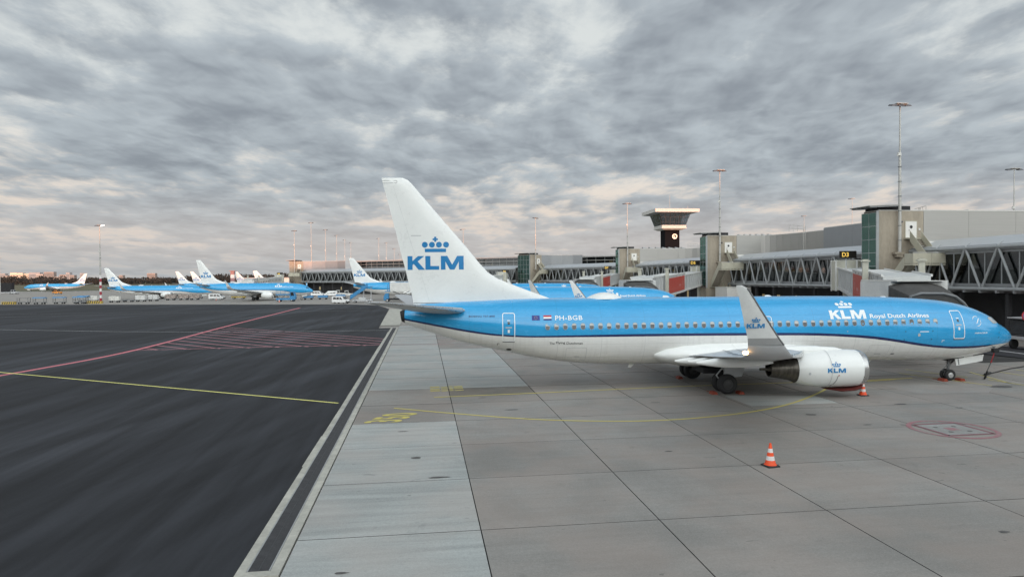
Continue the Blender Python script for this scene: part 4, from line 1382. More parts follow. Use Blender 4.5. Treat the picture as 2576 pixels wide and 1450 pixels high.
MAST_N = [0]
def light_mast(label, loc, z0, z1, r=.2, heads=3, rotz=0.0, candy=False, lit=False):
    t = thing('light_mast', label, 'light mast', (loc[0], loc[1], z0), rotz, 'floodlight masts')
    H = z1 - z0
    b = MB(); b.tube([(0, 0, 0), (0, 0, H * .66)], [r, r * .72], 12)
    lo = b.build('pole', m_mast, t, smooth=True)
    b = MB(); b.tube([(0, 0, H * .66), (0, 0, H)], [r * .55, r * .40], 10)
    b.build('upper_pole', m_mast, t, smooth=True)
    b = MB()
    for k in range(6):
        b.lathe([(H * .1 * (k + .8) - .04, r * 1.02 + .012), (H * .1 * (k + .8) + .04, r * 1.02 + .012)], 'z', 12)
    b.build('pole_collars', m_dgrey, t)
    b = MB(); b.tube([(-.95, 0, H), (.95, 0, H + .05)], .06, 6); b.tube([(0, -.6, H + .02), (0, .6, H + .02)], .05, 6); b.box(-.6, -.3, H + .1, .9, .3, H + .16)
    b.build('head_frame', m_mast, t)
    for k in range(heads):
        x = -.95 + k * (1.8 / max(1, heads - 1))
        b = MB(); b.hexa([(x - .42, -.42, H - .30), (x + .42, -.42, H - .22), (x + .42, .3, H - .02), (x - .42, .3, H - .10)], [(x - .3, -.3, H - .08), (x + .3, -.3, H - .03), (x + .3, .25, H + .16), (x - .3, .25, H + .08)])
        b.build('floodlight', m_lampw if (lit and k == heads - 1) else m_flood, t)
    b = MB(); b.box(-.35, -.2, H * .655, .05, .0, H * .675); b.lathe([(-.18, .02), (-.1, .10), (.02, .11)], 'z', 8, (-.35, -.1, H * .66)); b.build('camera_unit', m_trim, t)
    return t
m_lampw = M('lit_floodlight', (1, .95, .9), .4, emit=(1, .93, .85), estr=4)

def corridor(label, A0, B0, zb=5.04, zt=9.4, bays=None, wdt=3.4):
    """glazed corridor with an outer tubular truss from A0 (near end) to B0; truss on local -x side"""
    A0, B0 = Vector((A0[0], A0[1], 0)), Vector((B0[0], B0[1], 0))
    d = B0 - A0
    L_ = d.length
    t = thing('glazed_corridor', label, 'corridor', A0, math.atan2(-d.x, d.y), 'raised glazed corridors of the pier')
    n = bays or max(2, int(round(L_ / 4.0)))
    p = L_ / n
    b = MB(); b.tube([(0, 0, zt), (0, L_, zt)], .19, 12); b.build('top_chord', m_truss, t, smooth=True)
    b = MB(); b.tube([(0, 0, zb), (0, L_, zb)], .19, 12); b.build('bottom_chord', m_truss, t, smooth=True)
    dm = [None, None]
    for k in range(n):
        for q in (0, 1):
            if dm[q] is None:
                b = MB()
                b.tube([(0, (.08 if q == 0 else p - .08), zt - .12), (0, p / 2 - (.12 if q == 0 else -.12), zb + .1)], .13, 10)
                o = b.build('truss_diagonal', m_truss, t, smooth=True); dm[q] = o.data
            else:
                o = link(dm[q], 'truss_diagonal', t)
            o.location = (0, k * p, 0)
    b = MB(); b.box(.45, 0, zb - .12, wdt, L_, zb + .25); fl = b.build('floor_deck', m_clad2, t)
    b = MB()
    for k in range(n * 2 + 1):
        b.box(-.25, k * p / 2 - .06, zb - .42, wdt + .6, k * p / 2 + .06, zb - .13)
    b.build('floor_beams', m_clad2, fl)
    b = MB(); b.box(.40, 0, zt - .55, .62, L_, zt - .28); b.build('head_rail', m_truss, t)
    b = MB(); b.box(.42, 0, zb + .26, .60, L_, zb + .55); b.build('sill_rail', m_clad2, t)
    mu = pa = None
    for k in range(n * 2):
        if mu is None:
            b = MB(); b.box(.42, -.05, zb + .55, .58, .05, zt - .55); o = b.build('mullion', m_truss, t); mu = o.data
            b = MB(); b.box(.49, .06, zb + .56, .51, p / 2 - .06, zt - .56); o2 = b.build('glass_pane', m_pane, t); pa = o2.data
        else:
            o = link(mu, 'mullion', t); o2 = link(pa, 'glass_pane', t)
        o.location = o2.location = (0, k * p / 2, 0)
    b = MB(); b.box(wdt - .08, 0, zb + .26, wdt, L_, zt + 1.0); b.build('inner_wall', m_int, t)
    rr_ = random.Random(int(L_ * 10))
    for k in range(n):
        if rr_.random() < .5:
            y = (k + rr_.uniform(.1, .6)) * p
            b = MB(); b.box(wdt - .14, y, zb + 1.0, wdt - .09, y + rr_.uniform(.8, 1.6), zb + rr_.uniform(2.2, 3.2)); b.build('wall_panel', rr_.choice((m_tan, m_tan, m_litw2)), t)
    for k in range(n):
        b = MB(); b.box(1.7, (k + .3) * p, zt - .45, 1.85, (k + .7) * p, zt - .40); b.build('ceiling_light', M('corridor_lamp', (1, .95, .85), .5, emit=(1, .9, .72), estr=1.1), t)
    # sloping roof
    b = MB()
    b.add([(.15, 0, zt + .30), (.15, L_, zt + .30), (wdt + .2, L_, zt + 1.35), (wdt + .2, 0, zt + 1.35), (.15, 0, zt + .18), (.15, L_, zt + .18), (wdt + .2, L_, zt + 1.2), (wdt + .2, 0, zt + 1.2)],
          [(0, 3, 2, 1), (4, 5, 6, 7), (0, 1, 5, 4), (1, 2, 6, 5), (2, 3, 7, 6), (3, 0, 4, 7)])
    ro = b.build('roof', m_roofg, t)
    b = MB()
    b.hexa([(.1, 0, zt - .27), (.5, 0, zt - .27), (.5, L_, zt - .27), (.1, L_, zt - .27)], [(.02, 0, zt + .17), (.5, 0, zt + .17), (.5, L_, zt + .17), (.02, L_, zt + .17)])
    b.build('eaves', m_roofg, ro)
    bm_ = None
    for k in range(n):
        if bm_ is None:
            b = MB(); b.hexa([(-.1, -.12, zt + .1), (.16, -.12, zt + .28), (.16, .12, zt + .28), (-.1, .12, zt + .1)], [(-.1, -.03, zt + .22), (.7, -.03, zt + .62), (.7, .03, zt + .62), (-.1, .03, zt + .22)])
            o = b.build('roof_strut', m_truss, t); bm_ = o.data
        else:
            o = link(bm_, 'roof_strut', t)
        o.location = (0, k * p, 0)
    return t

def clad_wall(label, pts, z0, z1, mat=None, frame=en, seams=None, thick=.3, name='clad_wall'):
    """metal wall through plan points, one panel per stretch"""
    mat = mat or m_clad
    P = [frame(*p) for p in pts]
    t = thing(name, label, 'wall', (P[0].x, P[0].y, z0))
    for a, c in zip(P[:-1], P[1:]):
        d = (c - a); d.z = 0
        nrm = Vector((-d.y, d.x, 0)).normalized() * thick
        g = d.normalized() * .012
        q = [a + g - P[0], c - g - P[0], c - g + nrm - P[0], a + g + nrm - P[0]]
        b = MB(); b.hexa([(v.x, v.y, 0) for v in q], [(v.x, v.y, z1 - z0) for v in q])
        b.build('cladding_panel', mat, t)
    b = MB()
    for a, c in zip(P[:-1], P[1:]):
        d = (c - a); d.z = 0
        nrm = Vector((-d.y, d.x, 0)).normalized()
        q = [a - nrm * .05 - P[0], c - nrm * .05 - P[0], c + nrm * (thick + .1) - P[0], a + nrm * (thick + .1) - P[0]]
        b.hexa([(v.x, v.y, z1 - z0 + .004) for v in q], [(v.x, v.y, z1 - z0 + .12) for v in q])
    b.build('parapet_cap', m_trim, t)
    return t

E0 = 54.2
tw3 = stair_tower('nearest concrete stair tower with white porthole door, right of the D3 sign', en(E0, 74), GA)
tw5 = stair_tower('concrete stair tower with porthole door behind the D5 sign', en(54.0, 122.4), GA)
tw7 = stair_tower('smaller concrete stair tower left of the control tower', en(54.5, 182), GA)
tw9 = stair_tower('concrete stair tower with dark green glazing left of the control tower, above the tail dorsal', (6.1, 231, 0), R(45), 5.6)
twl = stair_tower('farthest concrete stair tower with green glazed end, above the second jet nose', (-100, 300, 0), R(6), 5.6)
light_mast('tall floodlight mast on the nearest stair tower', en(56.9, 73.55), 9.3, 26.9, .20, 3, GA)
light_mast('floodlight mast on the stair tower behind the D5 sign', en(56.6, 121.95), 9.3, 26.7, .20, 3, GA)
light_mast('floodlight mast left of the control tower', en(57.0, 181.6), 9.3, 26.9, .20, 2, GA)
light_mast('floodlight mast just right of the big tail fin', (8.3, 232.2), 9.3, 27.0, .20, 2, R(45))
light_mast('floodlight mast on the farthest stair tower', (-97.3, 299.5), 9.3, 28.0, .20, 3, R(6))

corridor('nearest glazed corridor with grey tube truss at the right edge', en(58.6, 24), en(58.6, 73.98))
corridor('glazed corridor with grey tube truss between the D3 and D5 signs', en(58.6, 76.8), en(58.6, 122.38))
corridor('glazed corridor with tube truss between the D5 and D7 signs', en(58.6, 125.2), en(58.6, 181.98))
c7 = en(57.6, 185)
corridor('far glazed corridor with zigzag truss left of the D7 sign', (c7.x, c7.y), (9.6, 234.5))
corridor('farthest glazed corridor with zigzag truss behind the stairs jet', (1.2, 237.5), (-95.5, 300.6))

clad_wall('wide ribbed metal wall above the corridor at the right edge', [(60.42, 74.0), (66.5, 74.0), (73, 74.0), (80, 74.0), (88, 74.0)], 10.6, 14.3)
arc5 = [(60.22, 122.4), (65.2, 122.4)] + [(65.2 + 4.1 * math.sin(R(a)), 122.4 - 14.5 * (1 - math.cos(R(a)))) for a in range(10, 91, 10)]
clad_wall('curved ribbed metal wall behind the D5 stair tower', arc5, 10.4, 14.3)
arc7 = [(60.72, 182), (66, 182), (72, 182)] + [(72 + 7 * math.sin(R(a)), 182 - 12 * (1 - math.cos(R(a)))) for a in range(15, 91, 15)]
clad_wall('curved ribbed metal wall below the control tower', arc7, 10.4, 14.3)
for z0, z1 in ((9.5, 11.3), (11.33, 12.9), (12.93, 14.6)):
    pass
fac = clad_wall('flat grey panel wall between the two nearest stair towers', [(69.32, 107.9), (69.32, 100), (69.32, 92), (69.32, 84), (69.32, 77)], 8.5, 14.7, m_clad2, thick=-.3, name='panel_wall')
b = MB()
p0 = en(69.32, 107.9)
for z in (10.6, 12.6):
    for a, c in (((69.28, 107.9), (69.28, 77)),):
        q0, q1 = en(*a) - p0, en(*c) - p0
        b.hexa([(q0.x, q0.y, z - 8.5 - .02), (q1.x, q1.y, z - 8.5 - .02), (q1.x + .05, q1.y, z - 8.5 - .02), (q0.x + .05, q0.y, z - 8.5 - .02)], [(q0.x, q0.y, z - 8.5 + .02), (q1.x, q1.y, z - 8.5 + .02), (q1.x + .05, q1.y, z - 8.5 + .02), (q0.x + .05, q0.y, z - 8.5 + .02)])
b.build('panel_joint', m_dgrey, fac)
clad_wall('curved grey metal wall beside the tower right of the tail fin', [(p.x, p.y) for p in [Vector((10.3, 236)), Vector((14, 239)), Vector((18, 240.5)), Vector((22, 240)), Vector((25, 238))]], 10.4, 14.3, m_clad2, frame=lambda x, y: Vector((x, y, 0)))
clad_wall('curved grey metal wall beside the farthest stair tower', [(-94.2, 300.8), (-90, 301.3), (-84, 301.0), (-78, 299), (-74, 296)], 10.4, 14.3, m_clad2, frame=lambda x, y: Vector((x, y, 0)))

# pale closing panels between tower and corridor roof
for k, (e_, n_) in enumerate(((60.45, 73.7), (60.25, 122.1), (60.75, 181.7))):
    o = MB(); o.box(0, 0, 0, 3.6, .2, 1.0)
    tag(o.build('closing_panel', m_door, None, loc=en(e_, n_, 9.6), rotz=GA), ('white closing panel under the metal wall %s' % ('at the right edge', 'behind the D5 sign', 'below the control tower')[k]), 'panel', 'closing panels at the corridor roofs')

# ground floor below the corridors, dark and deep, with a few lit windows
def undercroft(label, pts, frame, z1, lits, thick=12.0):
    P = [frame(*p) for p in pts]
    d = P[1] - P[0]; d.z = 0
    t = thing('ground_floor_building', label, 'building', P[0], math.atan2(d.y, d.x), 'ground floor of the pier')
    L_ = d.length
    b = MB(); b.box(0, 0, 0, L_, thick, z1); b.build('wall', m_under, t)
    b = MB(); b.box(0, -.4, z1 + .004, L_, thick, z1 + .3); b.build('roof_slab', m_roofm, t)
    n = int(L_ / 6)
    cm = None
    for k in range(n):
        if cm is None:
            b = MB(); b.box(-.2, -4.0, 0, .2, -3.6, z1 - .02); o = b.build('column', m_under, t); cm = o.data
        else:
            o = link(cm, 'column', t)
        o.location = (3 + k * 6, 0, 0)
    for x, w, z0, hh, mt in lits:
        b = MB(); b.box(x, -.06, z0, x + w, -.03, z0 + hh); o = b.build('window', mt, t)
        b = MB(); b.box(x - .08, -.028, z0 - .08, x + w + .08, -.004, z0 + hh + .08); b.build('window_frame', m_dgrey, o)
        b = MB(); b.box(x + w / 2 - .03, -.08, z0, x + w / 2 + .03, -.062, z0 + hh); b.build('glazing_bar', m_dgrey, o)
    return t
rl = random.Random(11)
lits = [(28.2, 1.6, 1.5, 1.7, m_litw), (31.0, 1.3, 1.6, 1.5, m_litw2), (33.6, 1.2, 1.5, 1.7, m_litw), (36.5, 1.9, 1.5, 1.8, m_litw), (39.5, 2.4, 1.3, 2.0, m_litw), (25, 1.3, 1.9, 1.2, m_litw2), (21.5, 1.2, 1.9, 1.2, m_litw2)]
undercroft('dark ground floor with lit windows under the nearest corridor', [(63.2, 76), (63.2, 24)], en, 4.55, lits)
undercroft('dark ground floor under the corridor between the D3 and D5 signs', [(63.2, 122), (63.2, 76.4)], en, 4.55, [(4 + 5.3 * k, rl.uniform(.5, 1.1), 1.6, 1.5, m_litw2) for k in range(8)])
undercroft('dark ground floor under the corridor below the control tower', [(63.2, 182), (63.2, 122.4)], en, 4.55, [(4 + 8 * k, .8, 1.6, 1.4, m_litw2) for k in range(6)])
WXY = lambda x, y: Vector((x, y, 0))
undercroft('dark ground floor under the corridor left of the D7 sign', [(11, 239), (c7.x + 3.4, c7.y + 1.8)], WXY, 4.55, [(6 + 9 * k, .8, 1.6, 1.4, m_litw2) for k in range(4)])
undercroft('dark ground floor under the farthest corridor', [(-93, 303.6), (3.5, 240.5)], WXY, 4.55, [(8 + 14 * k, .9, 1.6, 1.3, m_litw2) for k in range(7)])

# upper glazed halls of the far branches
def glazed_hall(label, A0, B0, z0, z1, depth=14):
    A0, B0 = Vector((A0[0], A0[1], 0)), Vector((B0[0], B0[1], 0))
    d = B0 - A0
    L_ = d.length
    t = thing('glazed_hall', label, 'building', A0, math.atan2(d.y, d.x), 'upper glazed halls of the pier')
    n = int(round(L_ / 3.2)); p = L_ / n
    b = MB(); b.box(0, 2.6, 0, L_, depth, z1 - .3); b.build('core', M('hall_interior', (0.10, 0.105, 0.09), .8, var=.7, scale=.25), t)
    b = MB(); b.box(0, .2, z0 - .4, L_, 2.6, z0 - .05); b.build('floor_slab', m_clad2, t)
    b = MB(); b.box(-.3, -.9, z1, L_ + .3, depth, z1 + .45); b.build('roof_slab', m_roofm, t)
    rows = 3
    ph = (z1 - z0) / rows
    pm_ = None
    for k in range(n):
        for r in range(rows):
            if pm_ is None:
                b = MB(); b.box(.05, .0, .04, p - .05, .02, ph - .04); o = b.build('glass_pane', m_pane, t); pm_ = o.data
            else:
                o = link(pm_, 'glass_pane', t)
            o.location = (k * p, 0, z0 + r * ph)
    b = MB()
    for r in range(rows + 1):
        b.box(0, -.06, z0 + r * ph - .05, L_, .05, z0 + r * ph + .05)
    b.build('transom', m_trim, t)
    b = MB()
    for k in range(n + 1):
        b.box(k * p - .05, -.05, z0, k * p + .05, .06, z1)
    b.build('mullions', m_truss, t)
    rr_ = random.Random(n)
    for k in range(n):
        if rr_.random() < .4:
            b = MB(); x = k * p + rr_.uniform(.2, 1); b.box(x, 2.5, z0 + .6, x + rr_.uniform(.6, 1.6), 2.58, z0 + rr_.uniform(1.2, 2.6)); b.build('interior_light', rr_.choice((m_litw2, m_tan, m_tan)), t)
    return t
glazed_hall('long upper glass hall with pale roof between the two far stair towers', (-73, 303), (3.5, 254), 10.2, 13.9)
glazed_hall('upper glass hall right of the tail fin, left of the D7 sign', (24, 241), (54, 228), 10.0, 13.6)

# gate number signs
def gate_sign(body, loc, w, h, label):
    t = thing('gate_sign', label, 'sign', loc, GA * .2, 'yellow on black gate signs')
    b = MB(); b.box(-w / 2, 0, 0, w / 2, .25, h); b.build('box', m_sign, t)
    lettering(t, body, h * .62, m_signy, lambda x, y: (x - w * .18, -.012, h / 2 + y), .02)
    b = MB(); b.tube([(-w * .1, .12, 0), (-w * .1, .12, -1.0)], .06, 6); b.build('post', m_truss, t)
    return t
gate_sign('D3', (43.3, 86.0, 8.75), 2.15, .92, 'black gate sign reading D3 in yellow')
gate_sign('D5', (36.6, 133.5, 8.75), 2.15, .92, 'black gate sign reading D5 in yellow')
gate_sign('D7', (27.4, 190.5, 8.6), 2.15, .92, 'small black gate sign reading D7')
gate_sign('54', (-103.5, 298.0, 8.3), 2.6, 1.1, 'small dark gate sign beside the farthest stair tower')
gate_sign('54', (-2.2, 233.5, 8.1), 2.4, 1.0, 'small dark gate sign left of the big tail fin')

# ---------------------------------------------------------------- jet bridges
m_jb = M('bridge_grey', (0.52, 0.53, 0.525), 0.45, var=0.07, scale=1.2)
m_jbw = M('bridge_white', (0.64, 0.64, 0.62), 0.5, var=0.10, scale=1.0)
m_jbc = M('bridge_cream', (0.50, 0.49, 0.415), 0.5, var=0.06)
m_ad = M('red_panel', (0.48, 0.065, 0.045), 0.45, var=0.08)
m_bel = M('canopy_fabric', (0.06, 0.058, 0.056), 0.75, var=0.3, scale=1.5)

def jet_bridge(label, rot, cab, zr, zc, cabyaw, canopy=True, ports=False, ad=True):
    Rv, Cv = Vector((rot[0], rot[1], 0)), Vector((cab[0], cab[1], 0))
    d = Cv - Rv
    L_ = d.length
    t = thing('jet_bridge', label, 'jet bridge', Rv, math.atan2(-d.x, d.y), 'passenger jet bridges')
    # rotunda
    b = MB(); b.lathe([(zr - .5, 1.9), (zr + 3.3, 1.9), (zr + 3.45, 1.5)], 'z', 20); ro = b.build('rotunda', m_jbc, t, smooth=40)
    b = MB(); b.lathe([(0, .55), (zr - .5, .55)], 'z', 14); b.build('rotunda_column', m_jbc, ro, smooth=40)
    b = MB()
    for k in range(9):
        a = R(40 * k)
        b.box(1.88 * math.cos(a) - .1, 1.88 * math.sin(a) - .1, zr - .6, 1.88 * math.cos(a) + .1, 1.88 * math.sin(a) + .1, zr + 3.4)
    b.build('rotunda_ribs', m_jbw, ro)
    zat = lambda y: zr + (zc - zr) * y / L_
    cuts = [(1.2, L_ * .50, 1.20, 2.45), (L_ * .48, L_ * .82, 1.40, 2.85), (L_ * .80, L_ - 1.2, 1.55, 3.05)]
    secs = []
    for k, (y0, y1, hw, hh) in enumerate(cuts):
        za, zb_ = zat(y0), zat(y1)
        b = MB(); b.hexa([(-hw, y0, za), (hw, y0, za), (hw, y1, zb_), (-hw, y1, zb_)], [(-hw, y0, za + hh), (hw, y0, za + hh), (hw, y1, zb_ + hh), (-hw, y1, zb_ + hh)])
        o = b.build('tunnel_section', m_jb if k != 1 else m_jbw, t)
        secs.append(o)
        b = MB()
        for s in (-1, 1):
            b.hexa([(s * hw, y0, za + hh - .06), (s * (hw + .12), y0, za + hh - .06), (s * (hw + .12), y1, zb_ + hh - .06), (s * hw, y1, zb_ + hh - .06)], [(s * hw, y0, za + hh + .12), (s * (hw + .12), y0, za + hh + .12), (s * (hw + .12), y1, zb_ + hh + .12), (s * hw, y1, zb_ + hh + .12)])
            b.hexa([(s * hw, y0, za - .25), (s * (hw + .1), y0, za - .25), (s * (hw + .1), y1, zb_ - .25), (s * hw, y1, zb_ - .25)], [(s * hw, y0, za + .1), (s * (hw + .1), y0, za + .1), (s * (hw + .1), y1, zb_ + .1), (s * hw, y1, zb_ + .1)])
        b.build('edge_beam', m_jbw, o)
        for q in range(int((y1 - y0) / 2.2) + 1):
            y = min(y0 + q * 2.2, y1 - .12)
            z = zat(y)
            for s in (-1, 1):
                b = MB(); b.box(s * hw, y, z, s * (hw + .07), y + .10, z + hh); b.build('side_post', m_jb, o)
        if ports:
            for q in range(int((y1 - y0) / 2.4)):
                y = y0 + 1.0 + q * 2.4
                for s in (-1, 1):
                    b = MB(); b.lathe([(0, .33), (s * .05, .33), (s * .06, .001)], 'x', 16, (s * hw, y, zat(y) + 1.45)); b.build('porthole', m_dark, o)
    if ad:
        y0, y1, hw, hh = cuts[1][0] + .8, cuts[1][1] - .6, cuts[1][2], cuts[1][3]
        for s in (-1, 1):
            x0, x1 = s * (hw + .08), s * (hw + .13)
            b = MB(); b.hexa([(x0, y0, zat(y0) + .15), (x1, y0, zat(y0) + .15), (x1, y1, zat(y1) + .15), (x0, y1, zat(y1) + .15)], [(x0, y0, zat(y0) + hh - .35), (x1, y0, zat(y0) + hh - .35), (x1, y1, zat(y1) + hh - .35), (x0, y1, zat(y1) + hh - .35)])
            po = b.build('red_panel', m_ad, secs[1])
            b = MB()
            xx = s * (hw + .135)
            ya, yb = y0 + 1.0, y0 + 2.0
            for (a0, c0, a1, c1) in ((ya, .6, yb, .64), (ya, 2.0, yb, 2.04), (ya, .6, ya + .05, 2.04), (yb, .6, yb + .05, 2.04), (ya + .3, .9, ya + .7, 1.7), (ya + 2, .75, y1 - .5, .78), (ya + 2.0, .95, ya + 3.6, 1.25)):
                b.add([(xx, a0, zat(a0) + c0), (xx, a1, zat(a1) + c0), (xx, a1, zat(a1) + c1), (xx, a0, zat(a0) + c1)], [(0, 1, 2, 3)])
            b.build('panel_print', M('faded_print', (0.55, 0.22, 0.20), .5), po)
    # lift frame with wheels
    yl = L_ * .83
    for s in (-1, 1):
        b = MB(); b.box(s * 2.05 - .22, yl - .22, .9, s * 2.05 + .22, yl + .22, zat(yl) + 4.2); b.box(s * 2.05 - .34, yl - .34, zat(yl) + 4.0, s * 2.05 + .34, yl + .34, zat(yl) + 4.12); b.build('lift_column', m_jbc, t)
    b = MB(); b.box(-2.3, yl - .3, .55, 2.3, yl + .3, .95); b.box(-2.2, yl - .2, zat(yl) - .55, 2.2, yl + .2, zat(yl) - .2); lo = b.build('bogie_beam', m_jbw, t)
    for s in (-1, 1):
        b = MB(); b.lathe([(-.2, .3), (-.2, .52), (-.12, .58), (.12, .58), (.2, .52), (.2, .3)], 'x', 18, (s * 1.2, yl, .58)); b.build('wheel', m_tyre, lo, smooth=50)
    # cab
    ca = cabyaw - t.rotation_euler.z
    cm_ = Matrix.Translation((0, L_, 0)) @ Matrix.Rotation(ca, 4, 'Z')
    def cx(v):
        return tuple(cm_ @ Vector(v))
    b = MB()
    b.hexa([cx(v) for v in ((-2.4, -1.3, zc - .3), (1.9, -1.3, zc - .3), (1.9, 2.2, zc - .3), (-2.4, 2.2, zc - .3))], [cx(v) for v in ((-2.4, -1.3, zc + 2.7), (1.9, -1.3, zc + 2.7), (1.9, 2.2, zc + 2.7), (-2.4, 2.2, zc + 2.7))])
    co = b.build('cab', m_jbw, t)
    b = MB()
    b.hexa([cx(v) for v in ((-2.3, -1.9, zc + 2.72), (1.5, -1.9, zc + 2.72), (1.5, 2.3, zc + 2.72), (-2.3, 2.3, zc + 2.72))], [cx(v) for v in ((-2.3, -1.9, zc + 2.84), (1.5, -1.9, zc + 2.77), (1.5, 2.3, zc + 2.77), (-2.3, 2.3, zc + 2.84))])
    b.build('cab_roof', m_trim, co)
    if canopy:
        prof = [(-2.5, -.1), (-2.5, 2.35), (-1.6, 2.58), (.3, 2.55), (1.3, 2.3), (2.0, 1.75), (2.45, 1.15), (2.5, .5), (2.5, -.1)]
        rings = []
        for k in range(15):
            y = -1.32 - k * .125
            sc = 1.0 + (.05 if k % 2 else 0) - .012 * k
            drop = .018 * k
            rings.append([cx((x * sc, y, zc + z * sc - drop)) for x, z in prof])
        b = MB(); b.loft(rings, True); b.build('bellows_canopy', m_bel, co)
        b = MB(); b.tube([cx((x * .85, -3.1, zc + z * .84 - .25)) for x, z in prof], .10, 6); b.build('bumper', m_dgrey, co)
    return t
R3 = en(55.3, 81.2)
jet_bridge('jet bridge with dark ribbed canopy at the nose of the nearest jet', (R3.x, R3.y), (28.95, 48.6), 5.1, 3.42, TH, True)
R5 = en(55.4, 128.5)
jet_bridge('jet bridge with large red panel right of the second jet', (R5.x, R5.y), (17.6, 92.2), 5.1, 3.3, TH)
R7 = en(55.6, 187.5)
jet_bridge('jet bridge with red panel below the D7 sign', (R7.x, R7.y), (15.6, 140.5), 5.1, 3.3, TH)
jet_bridge('pale jet bridge at the left edge of the big tail fin', (-3.5, 234.5), (-17, 206), 5.0, 3.3, R(20))
jet_bridge('long pale jet bridge with round portholes behind the second parked row', (-102, 293), (-97.5, 246), 5.0, 3.5, R(200), False, True, False)

# ---------------------------------------------------------------- control tower
ct = thing('control_tower', 'control tower with flared glass cab, white roof and lit clock', 'tower', (71.0, 300, 0), R(6))
b = MB(); b.box(-3.3, -3.1, 0, 3.3, 3.1, 27.2); sh = b.build('dark_shaft', M('tower_shaft', (0.009, 0.009, 0.011), .9, var=.2, spec=.1), ct)
def frus(z0, a0, z1, a1, mat, name, parent=ct, off=(0, 0)):
    b = MB()
    b.hexa([(-a0[0], -a0[1], z0), (a0[0], -a0[1], z0), (a0[0], a0[1], z0), (-a0[0], a0[1], z0)], [(-a1[0], -a1[1], z1), (a1[0], -a1[1], z1), (a1[0], a1[1], z1), (-a1[0], a1[1], z1)])
    return b.build(name, mat, parent)
frus(26.9, (4.2, 4.2), 27.5, (5.5, 5.5), m_trim, 'balcony_soffit')
frus(27.502, (5.65, 5.65), 27.95, (5.65, 5.65), m_trim, 'balcony_edge')
frus(27.955, (5.45, 5.45), 28.9, (5.55, 5.55), m_trim, 'balcony_band')
zb0, zt0, B0_, T0_ = 28.92, 33.9, (5.35, 5.35), (6.9, 6.9)
frus(zb0, (3.6, 3.6), zt0, (4.4, 4.4), M('cab_interior', (0.26, 0.26, 0.26), .8, var=.75, scale=.5), 'cab_interior')
# glazing panes per side, leaning out
for side in range(4):
    ncol = 6
    for r in range(3):
        for c in range(ncol):
            def pt(u, w, ins=0.0):
                hx, hy = B0_[0] + (T0_[0] - B0_[0]) * w - ins, B0_[1] + (T0_[1] - B0_[1]) * w - ins
                z = zb0 + (zt0 - zb0) * w
                k = 2 * u - 1
                return {0: (k * hx, -hy, z), 1: (hx, k * hy, z), 2: (-k * hx, hy, z), 3: (-hx, -k * hy, z)}[side]
            w0, w1 = (0, .24, .68)[r] + .012, (.24, .68, 1.0)[r] - .012
            u0, u1 = c / ncol + .012, (c + 1) / ncol - .012
            if side in (0, 3):
                b = MB(); b.hexa([pt(u0, w0), pt(u1, w0), pt(u1, w0, .05), pt(u0, w0, .05)], [pt(u0, w1), pt(u1, w1), pt(u1, w1, .05), pt(u0, w1, .05)])
                b.build('cab_pane', m_tglass, ct)
    b = MB()
    for c in range(ncol + 1):
        b.tube([pt(c / ncol, 0), pt(c / ncol, 1)], .085, 5)
    for w in (0.0, .24, .68, 1.0):
        b.tube([pt(0, w), pt(1, w)], .07, 5)
    b.build('cab_frame', m_flood, ct)
frus(33.9, (7.4, 7.4), 34.3, (9.8, 9.8), m_clad2, 'roof_soffit')
frus(34.302, (9.85, 9.85), 35.7, (9.95, 9.95), m_trim, 'roof_fascia')
frus(35.703, (9.6, 9.6), 35.8, (9.6, 9.6), m_roofm, 'roof_deck')
b = MB(); b.tube([(0, 0, 35.8), (0, 0, 42.8)], .09, 6); b.tube([(6, -6, 35.8), (6, -6, 37.2)], .05, 5); b.build('antenna', m_mast, ct)
m_clock = M('clock_light', (1, .9, .8), .4, emit=(1.0, .62, .42), estr=2.2)
ck = MB(); ck.lathe([(-.06, 1.25), (0, 1.3)], 'y', 24, (1.1, -3.1, 24.1)); cko = ck.build('clock', M('clock_black', (.01, .01, .01), .5), ct)
for k in range(12):
    a = R(30 * k)
    b = MB(); c_, s_ = math.sin(a), math.cos(a)
    b.hexa([(1.1 + c_ * .75 - s_ * .13, -3.20, 24.1 + s_ * .75 + c_ * .13), (1.1 + c_ * .75 + s_ * .13, -3.20, 24.1 + s_ * .75 - c_ * .13), (1.1 + c_ * .75 + s_ * .13, -3.17, 24.1 + s_ * .75 - c_ * .13), (1.1 + c_ * .75 - s_ * .13, -3.17, 24.1 + s_ * .75 + c_ * .13)],
           [(1.1 + c_ * 1.15 - s_ * .15, -3.20, 24.1 + s_ * 1.15 + c_ * .15), (1.1 + c_ * 1.15 + s_ * .15, -3.20, 24.1 + s_ * 1.15 - c_ * .15), (1.1 + c_ * 1.15 + s_ * .15, -3.17, 24.1 + s_ * 1.15 - c_ * .15), (1.1 + c_ * 1.15 - s_ * .15, -3.17, 24.1 + s_ * 1.15 + c_ * .15)])
    b.build('hour_mark', m_clock, cko)
for dx_, dz_, w in ((-.62, -.02, .09), (.06, -1.0, .08)):
    b = MB(); b.tube([(1.1, -3.22, 24.1), (1.1 + dx_, -3.22, 24.1 + dz_)], w, 6); b.build('clock_hand', m_clock, cko)

# ================================================================== other aircraft
def tree_remove(o):
    for c in list(o.children):
        tree_remove(c)
    bpy.data.objects.remove(o)

jets = 'other parked airliners'
jet_b = build_aircraft('blue and white KLM jet behind the nearest one, nose at the red jet bridge panel', False, reg=False)
jet_b['group'] = jets
